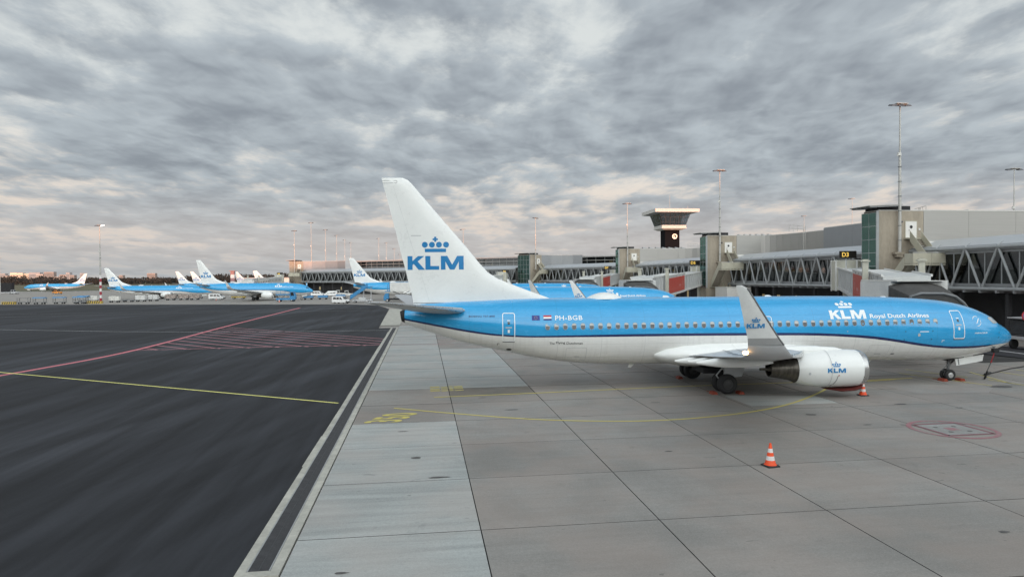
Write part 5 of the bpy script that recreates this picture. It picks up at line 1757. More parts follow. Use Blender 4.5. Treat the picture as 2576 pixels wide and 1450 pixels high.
# the shorter sister type: the plug ahead of the wing is left out
SC7 = (33.6 / 38.0, .985, 1.0)
jet_b.scale = SC7
place_nose(jet_b, 22.6, 87.0, R(4), SC7[0])
def jet(label, nx, ny, yaw, scale=(1, 1, 1)):
    o = dup(jet_b, label, (0, 0, 0), 0, scale, jets)
    place_nose(o, nx, ny, yaw, scale[0])
    return o
jet('third KLM jet in the row, only its blue roof showing behind the second', 20.5, 135, R(3), SC7)
# jet with the blue airstair: nose to the right, turned away
jet('white tailed KLM jet with a blue airstair left of the big tail fin', -12.8, 213.5, R(26))
jet('KLM jet with nose at the far stair tower, white van beside its tail', -63.0, 211.5, R(10), SC7)
E190 = (.95, .90, .86)
jet('KLM regional jet behind the row of baggage carts, its tail nearest the striped mast', -105.7, 236, R(3), E190)
jet('far left KLM regional jet facing left on the open apron', -298, 408, R(184), E190)
jet('pink lit KLM tail, left of the close pair behind the parked jets', -137, 352, R(12), E190)
jet('pink lit KLM tail, right of the close pair behind the parked jets', -134.2, 362, R(12), E190)
jet('half hidden KLM tail behind the fin of the jet with the white van', -95.5, 350, R(16), E190)
jet('small pink KLM tail above the left end of the porthole jet bridge', -112, 365, R(14), E190)
jet('small pink KLM tail above the middle of the porthole jet bridge', -105.8, 376, R(20), E190)

# ================================================================== things round the nearest jet
def P_jet(s, b, z=0.0):
    v = main_jet.matrix_basis @ Vector(A(s, b, z))
    return v
main_jet.matrix_basis  # plain placement

m_cone = M('cone_orange', (0.85, 0.09, 0.02), 0.45, var=0.08, scale=5)
m_conew = M('cone_white', (0.72, 0.70, 0.68), 0.45, var=0.08, scale=5)
def cone(label, loc, h=.78, rot=0.0):
    t = thing('traffic_cone', label, 'traffic cone', loc, rot, 'orange traffic cones')
    b = MB(); b.loft([rrect_ring(.24, .03, 0), rrect_ring(.24, .05, .04), rrect_ring(.21, .06, .06)], True); b.build('base', m_tyre, t)
    z0, z1, r0, r1 = .06, h, .185, .035
    rr_ = lambda z: r0 + (r1 - r0) * (z - z0) / (z1 - z0)
    cuts = [z0 + (h - .06) * q for q in (0, .22, .41, .58, .76, 1)]
    for k in range(5):
        a, c = cuts[k], cuts[k + 1]
        b = MB()
        b.lathe([(a, rr_(a) + (.035 if k == 0 else 0)), (a + (.02 if k == 0 else .001), rr_(a + .02) + (.01 if k == 0 else 0)), (c, rr_(c))] + ([(c + .01, .02)] if k == 4 else []), 'z', 18)
        b.build('orange_band' if k % 2 == 0 else 'white_band', m_cone if k % 2 == 0 else m_conew, t, smooth=40)
    return t
def rrect_ring(a, r, z, n=3):
    return [(x, y, z) for x, y in rrect(-a, a, -a, a, r, n)]
cone('orange and white cone standing alone on the open concrete', en(11.98, 21.85), .80, .3)
cone('orange and white cone in front of the engine', en(23.97, 33.82), .82, .1)
cone('small pinkish cone beside the far white van', (-92.9, 209.7, -.070))
cone('small pinkish cone in front of the blue loader', (-67.1, 192.6, -.070))

def chock(label, loc, rot):
    t = MB()
    t.prism([(-.18, 0), (.18, 0), (.09, .15), (-.09, .15)], 'y', -.26, .26)
    t.tube([(0, .32, .1), (.05, .55, .03), (-.1, .8, .02)], .015, 5)
    return tag(t.build('wheel_chock', m_orange, None, loc=loc, rotz=rot), label, 'wheel chock', 'orange wheel chocks')
for lab, s, b_ in (('orange chock behind the near main wheels', 20.35, 3.2), ('orange chock ahead of the near main wheels', 18.85, 3.3), ('orange chock behind the far main wheels', 20.4, -2.6),
                   ('red chock behind the nose wheels', 4.62, .35), ('red chock ahead of the nose wheels', 3.5, .35)):
    chock(lab, P_jet(s, b_), TH)

# engine cover hanging under the intake
b = MB()
rr_ = []
for s, z0, z1, w in ((12.72, .52, .80, .22), (12.9, .40, .72, .40), (13.3, .34, .56, .50), (14.0, .32, .50, .55), (14.8, .46, .52, .30)):
    rr_.append([tuple(P_jet(s, ENG_Y + w * math.cos(2 * math.pi * k / 12), (z0 + z1) / 2 + (z1 - z0) / 2 * math.sin(2 * math.pi * k / 12))) for k in range(12)])
b.loft(rr_, True)
tag(b.build('engine_cover', M('cover_red', (0.11, 0.014, 0.010), .85, var=.3, scale=3), smooth=60), 'red fabric cover slung under the engine intake', 'engine cover')

# ground power cable at the nose
m_cable = M('cable_black', (.025, .025, .027), .6)
pc = thing('power_cable', 'red and black ground power cable hanging from the nose', 'cable', en(34.9, 37.5))
o0 = Vector(pc.location)
top = P_jet(2.0, 1.30, 1.95)
def rel(p):
    return tuple(Vector(p) - o0)
b = MB(); b.hexa([rel(top + Vector(v)) for v in ((-.14, -.14, -.12), (.14, -.14, -.12), (.14, .1, -.12), (-.14, .1, -.12))], [rel(top + Vector(v)) for v in ((-.17, -.16, .14), (.2, -.16, .14), (.2, .1, .14), (-.17, .1, .14))]); b.build('plug', m_dark, pc)
g1 = en(34.95, 37.6, .06)
b = MB(); b.tube([rel(top + (g1 - top) * t + Vector((0.03 * math.sin(5 * t), 0, 0))) for t in (0, .1, .2, .3, .42)], .035, 8); b.build('red_lead', M('lead_red', (.45, .05, .06), .5), pc, smooth=True)
b = MB(); b.tube([rel(top + (g1 - top) * t + Vector((0.03 * math.sin(5 * t), 0, 0))) for t in (.42, .6, .75)], .03, 8); b.build('thin_lead', m_dgrey, pc, smooth=True)
b = MB(); b.tube([rel(top + (g1 - top) * t) for t in (.72, .85, 1.0)], .05, 8); b.build('grip', m_cable, pc, smooth=True)
path = [g1] + [en(e_, n_, .035) for e_, n_ in smooth_path([(35.2, 37.9), (35.9, 38.5), (36.6, 39.4), (37.5, 39.75), (39, 40.6), (40.7, 41.5), (42.5, 42.3), (45, 44.2)], 5)]
b = MB(); b.tube([rel(p) for p in path], .035, 7); b.build('ground_lead', m_cable, pc, smooth=True)
b = MB(); b.tube([rel(en(36.3, 39.0, .08)), rel(en(37.2, 39.6, .08))], .09, 8); b.build('connector', m_cable, pc, smooth=True)

# equipment by the pier
b = MB()
t = thing('equipment_cabin', 'white equipment cabin below the stairs of the D5 tower', 'cabin', en(55.0, 115.5), GA)
b.box(0, 0, .3, 4.6, 5, 4.4); b.build('body', m_door, t)
b = MB(); b.box(-.05, -.05, 4.402, 4.65, 5.05, 4.5); b.build('roof_edge', m_trim, t)
b = MB(); b.box(.1, .2, 0, 4.5, 4.8, .298); b.build('base', m_dark, t)
t = thing('road_sign', 'round red and blue no-parking sign behind the cockpit', 'sign', en(49.8, 49.5), GA)
b = MB(); b.tube([(0, 0, 0), (0, 0, 3.1)], .04, 8); b.build('post', m_mast, t)
b = MB(); b.lathe([(-.02, .001), (-.02, .40), (.0, .42)], 'y', 24, (0, -.05, 3.1)); b.build('red_disc', M('sign_red', (.5, .04, .05), .5), t)
b = MB(); b.lathe([(-.03, .001), (-.03, .30), (-.021, .30)], 'y', 24, (0, -.05, 3.1)); b.build('blue_disc', M('sign_blue', (.12, .16, .35), .5), t)
t = thing('maintenance_cart', 'dark wheeled maintenance cart with glass box behind the cockpit', 'cart', en(53.0, 52.0), GA + .1)
b = MB(); b.box(-1.6, -1, .9, 1.6, 1, 1.15); b.build('deck', m_wgrey, t)
for x in (-1.55, 0, 1.5):
    b = MB(); b.box(x, -1, 1.15, x + .07, -.93, 2.7); b.build('post', m_wgrey, t)
b = MB(); b.box(-1.6, -1, 2.7, 1.6, 1, 2.78); b.build('roof', m_wgrey, t)
b = MB(); b.box(-1.4, -.9, 1.3, 1.4, .9, 2.5); b.build('box', m_glass, t)
for x in (-1.1, 1.1):
    for y in (-.8, .8):
        b = MB(); b.lathe([(-.12, .2), (-.12, .42), (.12, .42), (.12, .2)], 'y', 14, (x, y, .42)); b.build('wheel', m_tyre, t)
t = thing('warning_beacon', 'small glowing red lamp under the nearest corridor', 'lamp', en(61.5, 56.8, 3.6), GA)
b = MB(); b.lathe([(-.1, .05), (0, .12), (.12, .12), (.2, .02)], 'z', 10); b.build('lens', M('red_lamp', (1, .1, .2), .4, emit=(1.0, .05, .2), estr=5), t)
b = MB(); b.box(-.06, -.06, .2, .06, .06, 1.0); b.build('hanger', m_dgrey, t)

# ================================================================== vehicles on the far apron
m_van = M('van_white', (0.78, 0.78, 0.77), 0.35, var=0.03, coat=0.3)
m_vglass = M('vehicle_glass', (0.02, 0.024, 0.028), 0.1, spec=0.8)
m_bump = M('bumper_black', (0.03, 0.03, 0.032), .6)
m_bluev = M('vehicle_blue', (0.04, 0.22, 0.45), .45, var=.1)
m_yelv = M('vehicle_yellow', (0.48, 0.34, 0.07), .5, var=.1)
ZF = -0.070

def vwheel(t, x, y, r=.34, w=.24):
    b = MB(); b.lathe([(-w / 2, r * .55), (-w / 2, r * .9), (-w * .3, r), (w * .3, r), (w / 2, r * .9), (w / 2, r * .55)], 'y', 18, (x, y, r)); o = b.build('wheel', m_tyre, t, smooth=50)
    b = MB(); b.lathe([(-w / 2 - .01, .001), (-w / 2 - .01, r * .5), (w / 2 + .01, r * .5), (w / 2 + .01, .001)], 'y', 14, (x, y, r)); b.build('rim', m_rim, o)
    return o

def van(label, loc, rot):
    t = thing('parked_van', label, 'van', loc, rot, 'white vans on the apron')
    prof = [(-2.35, .35), (2.3, .35), (2.42, .62), (2.38, .95), (1.75, 1.15), (1.05, 1.86), (.7, 1.95), (-2.2, 1.95), (-2.4, 1.7)]
    b = MB()
    n = len(prof)
    rings = []
    for y, k in ((-.93, .0), (-.90, .05), (-.6, .08), (.6, .08), (.90, .05), (.93, .0)):
        rings.append([(x, y * (1 - max(0, z - 1.1) * .10), z + (k - .05) * (1 if z > 1.5 else 0)) for x, z in prof])
    b.loft(rings, True); b.build('body', m_van, t, smooth=30)
    for s in (-1, 1):
        for x0, x1, sl in ((.30, 1.12, .42), (-.75, .15, 0), (-1.9, -.9, 0)):
            if x0 == -1.9 and 'blank' in label:
                continue
            b = MB(); yy = s * .90
            b.add([(x0, s * .926, 1.12), (x1 + .2 * (sl > 0), s * .926, 1.12), (x1 - sl, s * .865, 1.72), (x0, s * .865, 1.72)], [(0, 1, 2, 3)]); b.build('side_window', m_vglass, t)
        b = MB(); b.box(2.30, s * .55, .72, 2.44, s * .85, .92); b.build('headlight', m_glass, t)
        b = MB(); b.box(-2.43, s * .72, .9, -2.36, s * .88, 1.3); b.build('tail_light', M('tail_red', (.4, .02, .02), .4), t)
        b = MB(); b.box(1.0, s * .95, 1.15, 1.15, s * 1.12, 1.35); b.build('mirror', m_bump, t)
        vwheel(t, 1.5, s * .80); vwheel(t, -1.5, s * .80)
    b = MB(); b.add([(1.74, -.78, 1.20), (1.74, .78, 1.20), (1.10, .68, 1.84), (1.10, -.68, 1.84)], [(0, 1, 2, 3)])
    b.v = [(x + .03, y, z + .03) for x, y, z in b.v]
    b.build('windscreen', m_vglass, t)
    b = MB(); b.box(2.28, -.9, .30, 2.47, .9, .62); b.build('front_bumper', m_bump, t)
    b = MB(); b.box(-2.45, -.9, .30, -2.3, .9, .6); b.build('rear_bumper', m_bump, t)
    return t
van('white van at the left of the airstair, facing right', (-45.5, 177.5, ZF), R(-28))
van('white van below the tail of the jet with its nose at the far stair tower', (-97, 219.5, ZF), R(2))
van('white van half hidden behind the blue baggage carts, left one', (-73.0, 251, ZF), R(-8))
van('white van half hidden behind the blue baggage carts, right one', (-68.2, 251, ZF), R(-172))

# airstair truck
t = thing('airstair_truck', 'blue airstair truck leaning up to the jet tail', 'airstair', (-41.2, 182.5, ZF), R(5))
b = MB(); b.hexa([(-2.9, -.75, .9), (1.7, -.75, 4.1), (1.7, .75, 4.1), (-2.9, .75, .9)], [(-3.0, -.75, 1.25), (1.6, -.75, 4.45), (1.6, .75, 4.45), (-3.0, .75, 1.25)]); b.build('stair_beam', m_bluev, t)
for s in (-1, 1):
    b = MB(); b.hexa([(-2.9, s * .76, 1.2), (1.7, s * .76, 4.4), (1.7, s * .80, 4.4), (-2.9, s * .80, 1.2)], [(-2.9, s * .76, 2.0), (1.7, s * .76, 5.2), (1.7, s * .80, 5.2), (-2.9, s * .80, 2.0)]); b.build('side_rail', m_bluev, t)
b = MB()
for k in range(14):
    u = k / 14
    b.box(-2.8 + 4.5 * u, -.7, 1.3 + 3.15 * u, -2.5 + 4.5 * u, .7, 1.36 + 3.15 * u)
tag(b.build('treads', m_wgrey, t), kind='stuff')
b = MB(); b.box(1.6, -.9, 4.2, 3.0, .9, 4.4); b.build('platform', m_bluev, t)
b = MB(); b.box(-2.4, -.9, .5, 3.0, .9, .85); ch = b.build('chassis', m_wgrey, t)
for x in (2.6, .6):
    for s in (-1, 1):
        b = MB(); b.tube([(x, s * .7, .85), (x + .1, s * .7, 4.2 if x > 2 else 3.3)], .06, 6); b.build('prop', m_wgrey, t)
b = MB(); b.box(-.6, -.85, .85, 1.2, .85, 1.5); b.build('engine_box', m_jb, t)
for x in (-1.6, 2.2):
    for s in (-1, 1):
        vwheel(t, x, s * .8, .32)

# catering truck with raised box
t = thing('catering_truck', 'pale high lift catering truck at the aft door of the airstair jet', 'truck', (-31.0, 187.5, ZF), R(4))
b = MB(); b.box(-3.1, -1.2, 3.0, 2.9, 1.2, 5.4); bo = b.build('cargo_box', m_jbw, t)
b = MB(); b.box(-3.35, -1.25, 2.9, -3.1, -1.0, 5.5); b.box(-3.8, -1.25, 3.0, -3.6, -1.0, 5.0); b.build('front_frame', m_bluev, bo)
b = MB(); b.box(-4.5, -1.1, 2.85, -3.1, 1.1, 3.05); b.build('platform', m_bluev, bo)
b = MB(); b.box(2.91, -1.1, 3.2, 3.0, 1.1, 5.2); b.build('roller_door', m_trim, bo)
for s in (-1, 1):
    b = MB(); b.tube([(-2.4, s * .8, 1.0), (2.2, s * .8, 2.95)], .09, 6); b.tube([(2.2, s * .8, 1.0), (-2.4, s * .8, 2.95)], .09, 6); b.build('scissor_arm', m_dgrey, t)
b = MB(); b.box(-3.6, -1.1, .6, 3.0, 1.1, 1.0); b.build('chassis', m_dark, t)
b = MB(); b.prism([(-4.9, .5), (-3.5, .5), (-3.5, 2.4), (-4.4, 2.4), (-4.9, 1.5)], 'y', -1.1, 1.1); b.build('driver_cab', m_bluev, t)
b = MB(); b.add([(-4.92, -.95, 1.55), (-4.92, .95, 1.55), (-4.45, .95, 2.3), (-4.45, -.95, 2.3)], [(0, 1, 2, 3)]); b.build('windscreen', m_vglass, t)
for x in (-3.9, 1.6):
    for s in (-1, 1):
        vwheel(t, x, s * .95, .48, .3)

# blue cargo loader
t = thing('cargo_loader', 'blue cargo loader under the jet left of the far stair tower', 'loader', (-66.5, 197.5, ZF), R(3))
b = MB(); b.box(-2.9, -1.3, .5, 2.2, 1.3, 1.0); b.build('chassis', m_bluev, t)
b = MB(); b.box(-3.0, -1.2, 1.9, 1.0, 1.2, 2.2); b.build('main_deck', m_bluev, t)
for x in (-2.6, -1.2, .2):
    b = MB(); b.tube([(x, -1.25, 1.0), (x + .9, -1.25, 1.9)], .08, 6); b.tube([(x + .9, -1.25, 1.0), (x, -1.25, 1.9)], .08, 6); b.build('scissor_arm', m_dgrey, t)
for x in (-2.9, -1.6, -.3, .9):
    b = MB(); b.tube([(x, -1.15, 2.2), (x, -1.15, 3.2)], .05, 5); b.build('rail_post', m_bluev, t)
b = MB(); b.tube([(-2.9, -1.15, 3.2), (.9, -1.15, 3.2)], .05, 5); b.tube([(-2.9, -1.15, 2.7), (.9, -1.15, 2.7)], .04, 5); b.build('guard_rail', m_bluev, t)
b = MB(); b.prism([(1.1, .6), (2.6, .6), (2.75, 1.3), (2.3, 2.9), (1.1, 3.0)], 'y', -1.25, .2); b.build('driver_cab', m_bluev, t)
b = MB(); b.add([(1.3, -1.27, 1.7), (2.35, -1.27, 1.7), (2.15, -1.27, 2.7), (1.3, -1.27, 2.7)], [(0, 1, 2, 3)]); b.build('cab_window', m_vglass, t)
for x in (-2.2, 1.6):
    for s in (-1, 1):
        vwheel(t, x, s * 1.1, .42, .3)

# baggage carts
m_tarp = M('white_tarp', (0.62, 0.61, 0.57), .7, var=.22, scale=2.5)
m_can = M('blue_canopy', (0.08, 0.24, 0.45), .6, var=.12)
m_net = M('patterned_load', (0.32, 0.27, 0.24), .8, var=.75, scale=2.2)
m_cart = M('cart_steel', (0.16, 0.165, 0.17), .6, var=.2)
def cart(label, loc, rot, kind):
    t = thing('baggage_cart', label, 'baggage cart', loc, rot, 'baggage carts in the far row')
    b = MB(); b.box(-1.5, -.75, .45, 1.5, .75, .60); b.tube([(1.5, 0, .5), (2.3, 0, .35)], .05, 6); b.build('deck', m_cart, t)
    for x in (-1.0, 1.0):
        for s in (-1, 1):
            b = MB(); b.lathe([(-.08, .1), (-.08, .23), (.08, .23), (.08, .1)], 'y', 12, (x, s * .62, .23)); b.build('wheel', m_tyre, t)
    if kind in ('canopy', 'frame'):
        for x in (-1.42, 1.42):
            b = MB(); b.box(x - .05, -.72, .60, x + .05, -.62, 1.75); b.box(x - .05, .62, .60, x + .05, .72, 1.75); b.box(x - .03, -.62, 1.0, x + .03, .62, 1.08); b.build('end_frame', m_cart, t)
    if kind == 'canopy':
        b = MB(); b.prism([(-.85, 1.72), (.85, 1.72), (.8, 1.86), (0, 2.0), (-.8, 1.86)], 'x', -1.6, 1.6); b.build('canopy', m_can, t)
    if kind == 'frame':
        b = MB(); b.box(-1.5, -.75, 1.70, 1.5, .75, 1.78); b.build('roof', m_cart, t)
    if kind == 'tarp':
        b = MB(); b.loft([[(-1.45, -.7, .61), (-1.45, .7, .61), (-1.45, .65, 1.75), (-1.45, -.65, 1.8)], [(-.5, -.74, .61), (-.5, .74, .61), (-.5, .7, 1.95), (-.5, -.7, 1.98)], [(.6, -.74, .61), (.6, .74, .61), (.6, .66, 1.78), (.6, -.7, 1.86)], [(1.45, -.7, .61), (1.45, .7, .61), (1.45, .6, 1.85), (1.45, -.62, 1.9)]], True)
        b.build('tarpaulin', m_tarp, t)
    if kind == 'boxes':
        for x in (-1.4, .05):
            b = MB(); b.box(x, -.7, .61, x + 1.32, .7, 1.98); b.build('container', m_jbw, t)
    if kind == 'net':
        b = MB(); b.loft([[(-1.6, -.75, .61), (-1.6, .75, .61), (-1.6, .7, 1.75), (-1.6, -.7, 1.75)], [(-.8, -.78, .61), (-.8, .78, .61), (-.8, .7, 2.05), (-.8, -.7, 2.05)], [(1.0, -.78, .61), (1.0, .78, .61), (1.0, .7, 1.9), (1.0, -.7, 1.9)], [(1.6, -.75, .61), (1.6, .75, .61), (1.6, .7, 1.5), (1.6, -.7, 1.5)]], True)
        b.build('netted_load', m_net, t)
    if kind == 'long':
        b = MB(); b.box(-1.5, -.72, .61, 1.5, .72, 1.35); b.build('blue_load', m_can, t)
    return t
cart('bare framed baggage cart at the left end of the row', (-140.1, 191.6, ZF), R(8), 'frame')
cart('blue canopied baggage cart, first from the left', (-134.4, 190.0, ZF), R(6), 'canopy')
cart('blue canopied baggage cart, second from the left', (-129.6, 191.3, ZF), R(8), 'canopy')
cart('blue canopied baggage cart, third from the left', (-125.0, 192.9, ZF), R(5), 'canopy')
cart('low empty cart in front of the third blue canopy', (-122.4, 189.6, ZF), R(8), 'flat')
cart('blue canopied baggage cart left of the striped mast', (-131.5, 205, ZF), R(6), 'canopy')
cart('white tarpaulin cart left of the striped mast', (-129.6, 206.5, ZF), R(4), 'tarp')
cart('white tarpaulin cart right of the striped mast', (-119.0, 200, ZF), R(5), 'tarp')
cart('empty flat cart left of the white containers', (-121.2, 207.2, ZF), R(5), 'flat')
cart('empty flat cart nearest the white containers', (-116.6, 203.0, ZF), R(5), 'flat')
cart('cart with two white containers', (-114.4, 206.0, ZF), R(4), 'boxes')
cart('cart with white containers beside the empty dolly', (-112.5, 209.6, ZF), R(4), 'boxes')
cart('netted brown load, leftmost of three under the engine', (-111.4, 218.0, ZF), R(3), 'net')
cart('netted brown load, middle of three under the engine', (-107.6, 219.0, ZF), R(3), 'net')
cart('netted brown load, rightmost of three beside the van', (-103.8, 218.5, ZF), R(3), 'net')
cart('blue loaded cart beside the far loader, first', (-64.7, 212, ZF), R(4), 'long')
cart('blue loaded cart beside the far loader, second', (-60.6, 214, ZF), R(4), 'long')
cart('blue loaded cart behind the white van at the airstair', (-56.2, 219, ZF), R(4), 'long')

# striped concrete barriers, mast
m_strw = M('stripe_black', (.03, .03, .03), .6)
def barrier(label, loc, rot, L_=3.6):
    t = thing('striped_barrier', label, 'barrier', loc, rot, 'yellow striped barriers')
    b = MB(); b.box(-L_ / 2, -.4, 0, L_ / 2, .4, .75); b.build('block', m_yelv, t)
    n = int(L_ / .6)
    for k in range(n):
        x = -L_ / 2 + .1 + k * .6
        b = MB(); b.add([(x, -.406, .05), (x + .26, -.406, .05), (x + .46, -.406, .70), (x + .2, -.406, .70)], [(0, 1, 2, 3)]); b.build('stripe', m_strw, t)
    return t
barrier('yellow and black striped barrier at the left edge', (-143.5, 190.5, ZF), R(4))
barrier('yellow and black striped barrier at the foot of the striped mast', (-119.0, 190.5, ZF), R(4), 4.0)
lm = light_mast('floodlight mast with red and white striped base on the far apron', (-121.0, 196.5), 0, 22.7, .26, 3, 0, lit=True)
for k in range(8):
    b = MB(); b.lathe([(.4 + k * .95, .33 - .008 * k), (.4 + (k + 1) * .95 - .003, .33 - .008 * (k + 1))], 'z', 14)
    b.build('red_band' if k % 2 == 0 else 'white_band', M('mast_red', (.33, .03, .05), .5) if k % 2 == 0 else M('mast_white', (.72, .70, .68), .5), lm, smooth=40)
b = MB(); b.lathe([(0, .8), (.4, .7)], 'z', 16); b.build('footing', m_conc, lm)

# more equipment behind
t = thing('belt_loader', 'yellow belt loader beside the white van under the jet', 'belt loader', (-92.5, 226, ZF), R(5))
b = MB(); b.box(-2.2, -.8, .45, 2.2, .8, .9); b.build('chassis', m_yelv, t)
b = MB(); b.hexa([(-3, -.4, 1.0), (3, -.4, 1.9), (3, .4, 1.9), (-3, .4, 1.0)], [(-3, -.4, 1.2), (3, -.4, 2.1), (3, .4, 2.1), (-3, .4, 1.2)]); b.build('belt', m_jbw, t)
b = MB(); b.box(-.2, -.85, .9, .7, -.3, 1.5); b.build('driver_seat', m_trim, t)
for x in (-1.5, 1.5):
    for s in (-1, 1):
        vwheel(t, x, s * .7, .32)
def tractor(label, loc, rot, mat, kind):
    t = thing('tow_tractor', label, 'tow tractor', loc, rot, 'tow tractors on the apron')
    b = MB(); b.prism([(-1.9, .4), (2.0, .4), (2.0, 1.05), (.4, 1.15), (.3, 1.0), (-1.9, 1.1)], 'y', -.95, .95); b.build('body', mat, t)
    b = MB(); b.prism([(-1.0, 1.1), (.45, 1.15), (.2, 2.15), (-1.0, 2.15)], 'y', -.85, .85); co = b.build('cab', mat, t)
    b = MB(); b.add([(-.85, -.86, 1.3), (.3, -.86, 1.3), (.12, -.86, 2.0), (-.85, -.86, 2.0)], [(0, 1, 2, 3)]); b.build('cab_window', m_vglass, co)
    b = MB(); b.add([(.46, -.75, 1.25), (.46, .75, 1.25), (.26, .75, 2.05), (.26, -.75, 2.05)], [(0, 1, 2, 3)]); b.build('windscreen', m_vglass, co)
    for x in (-1.3, 1.4):
        for s in (-1, 1):
            vwheel(t, x, s * .85, .42, .3)
    return t
tractor('white tow tractor behind the white van at the airstair', (-60.7, 247, ZF), R(4), m_jbw, 0)
tractor('white tow tractor left of the airstair jet tail', (-66.2, 256, ZF), R(2), m_jbw, 0)
tractor('dark tow tractor in front of the far left jet', (-252, 338, ZF), R(6), m_wgrey, 0)
tractor('small orange tow tractor below the far left jet', (-225.4, 331, ZF), R(-3), M('vehicle_orange', (.75, .28, .04), .5), 0)
t = thing('freight_container', 'dark freight container at the far left edge', 'container', (-268, 354, ZF), R(4))
b = MB(); b.box(-3.4, -1.2, .8, 3.4, 1.2, 5.6); b.build('box', m_dark, t)
b = MB(); b.box(-3.4, -1.1, .3, 3.4, 1.1, .798); b.build('frame', m_wgrey, t)
for k in range(12):
    b = MB(); b.box(-3.3 + k * .55, -1.24, .9, -3.1 + k * .55, -1.202, 5.5); b.build('rib', m_dark, t)

# low white hangar and red-white lattice post in the distance
t = thing('low_hangar', 'long low pale shed behind the regional jet', 'building', (-172, 420, -.05), R(-4))
b = MB(); b.box(0, 0, 0, 42, 12, 7.0); b.build('wall', m_trim, t)
b = MB(); b.box(-.3, -.3, 7.004, 42.3, 12.3, 7.5); b.build('roof', m_roofm, t)
for k in range(9):
    b = MB(); b.box(1.5 + 4.5 * k, -.06, .3, 4.8 + 4.5 * k, -.003, 4.4); b.build('door', m_clad2, t)
t = thing('striped_post', 'red and white chequered tower behind the parked tails', 'tower', (-147, 352, -.05), R(2))
for k in range(6):
    b = MB(); b.box(-.9, -.9, 1.8 * k, .9, .9, 1.8 * k + 1.79); b.build('red_stage' if k % 2 else 'white_stage', M('faded_red', (.34, .19, .19), .6) if k % 2 else M('mast_white', (.72, .70, .68), .5), t)
b = MB(); b.box(-1.5, -1.5, 10.8, 1.5, 1.5, 11.1); b.build('platform', M('faded_red', (.34, .19, .19), .6), t)

# far masts on the roofs and aprons
for lab, x, y, z0, z1, hd in (('floodlight mast, tallest of the row beside the farthest tower', -98.9, 330, 0, 34.1, 2), ('floodlight mast, second of the receding row', -100.2, 360, 0, 32.7, 2),
        ('floodlight mast, third of the receding row', -104.7, 400, 0, 32.2, 1), ('floodlight mast, fourth of the receding row', -109.8, 440, 0, 31.8, 1), ('floodlight mast, fifth of the receding row', -115.5, 480, 0, 32.1, 1),
        ('faint thin mast left of the big fin, first of five', -79.5, 400, 0, 30.2, 1), ('faint thin mast left of the big fin, second of five', -80.6, 430, 0, 29.0, 1), ('faint thin mast left of the big fin, third of five', -80.8, 460, 0, 26.5, 1),
        ('faint thin mast left of the big fin, fourth of five', -82.0, 490, 0, 23.8, 1), ('faint thin mast left of the big fin, fifth of five', -83.5, 520, 0, 21.0, 1),
        ('floodlight mast just behind the leading edge of the big fin', -18.8, 260, 0, 25.2, 1), ('floodlight mast at the far right edge', 82.6, 110, 5, 23.7, 2),
        ('small floodlight mast above the grey panel wall', 122.2, 240, 5, 33.7, 1), ('small floodlight mast right of the control tower', 131.2, 300, 5, 32.9, 1), ('short floodlight mast at the far left edge', -262, 342, 0, 18.2, 1)):
    light_mast(lab, (x, y), z0, z1, .16 if z0 else .22, hd)

# rooftop ladders and railings
def roof_ladder(label, loc, rot):
    t = thing('roof_ladder', label, 'ladder', loc, rot, 'rooftop ladders and railings')
    for x in (-.3, .3):
        b = MB(); b.tube([(x, 0, -3.4), (x, 0, 1.2)], .045, 5); b.build('rail', m_mast, t)
    rm = None
    for k in range(14):
        if rm is None:
            b = MB(); b.tube([(-.3, 0, 0), (.3, 0, 0)], .03, 5); o = b.build('rung', m_mast, t); rm = o.data
        else:
            o = link(rm, 'rung', t)
        o.location = (0, 0, -3.2 + k * .3)
    for x in (-4.0, -2.7, -1.4):
        b = MB(); b.tube([(x, .5, 0), (x, .5, 1.1)], .035, 5); b.build('rail_post', m_mast, t)
    for z in (.55, 1.1):
        b = MB(); b.tube([(-4.0, .5, z), (.3, .5, z)], .035, 5); b.build('guard_rail', m_mast, t)
    return t
p_ = en(68.3, 112.0)
roof_ladder('ladder and roof railing on the curved wall behind the D5 sign', (p_.x - .6, p_.y - .6, 14.3), GA + .5)
p_ = en(76.4, 177.0)
roof_ladder('ladder and roof railing right of the control tower', (p_.x - .6, p_.y - .6, 14.3), GA + .5)
p_ = en(69.6, 86.0)
roof_ladder('roof railing above the grey panel wall', (p_.x, p_.y, 14.75), GA + 1.2)
ORD = ('first', 'second', 'third', 'fourth', 'fifth', 'sixth', 'seventh')
for k in range(7):
    p_ = en(62.5 + 1.9 * k, 183.2)
    b = MB(); b.hexa([(-.5, -.5, 0), (.5, -.5, 0), (.5, .5, 0), (-.5, .5, 0)], [(-.6, -.4, .5), (.7, -.4, .25), (.7, .6, .25), (-.6, .6, .5)])
    tag(b.build('roof_vent', m_clad2, None, loc=(p_.x, p_.y, 14.3), rotz=GA), 'low tilted roof vent below the control tower, %s from the left' % ORD[k], 'roof vent', 'roof vents of the pier')
for k in range(6):
    p_ = en(61.5 + 1.1 * k, 123.6 - .25 * k)
    b = MB(); b.hexa([(-.35, -.4, 0), (.35, -.4, 0), (.35, .4, 0), (-.35, .4, 0)], [(-.4, -.3, .32), (.45, -.3, .16), (.45, .5, .16), (-.4, .5, .32)])
    tag(b.build('roof_vent', m_clad2, None, loc=(p_.x, p_.y, 14.3), rotz=GA), 'low tilted roof vent on the wall behind the D5 sign, %s from the left' % ORD[k], 'roof vent', 'roof vents of the pier')

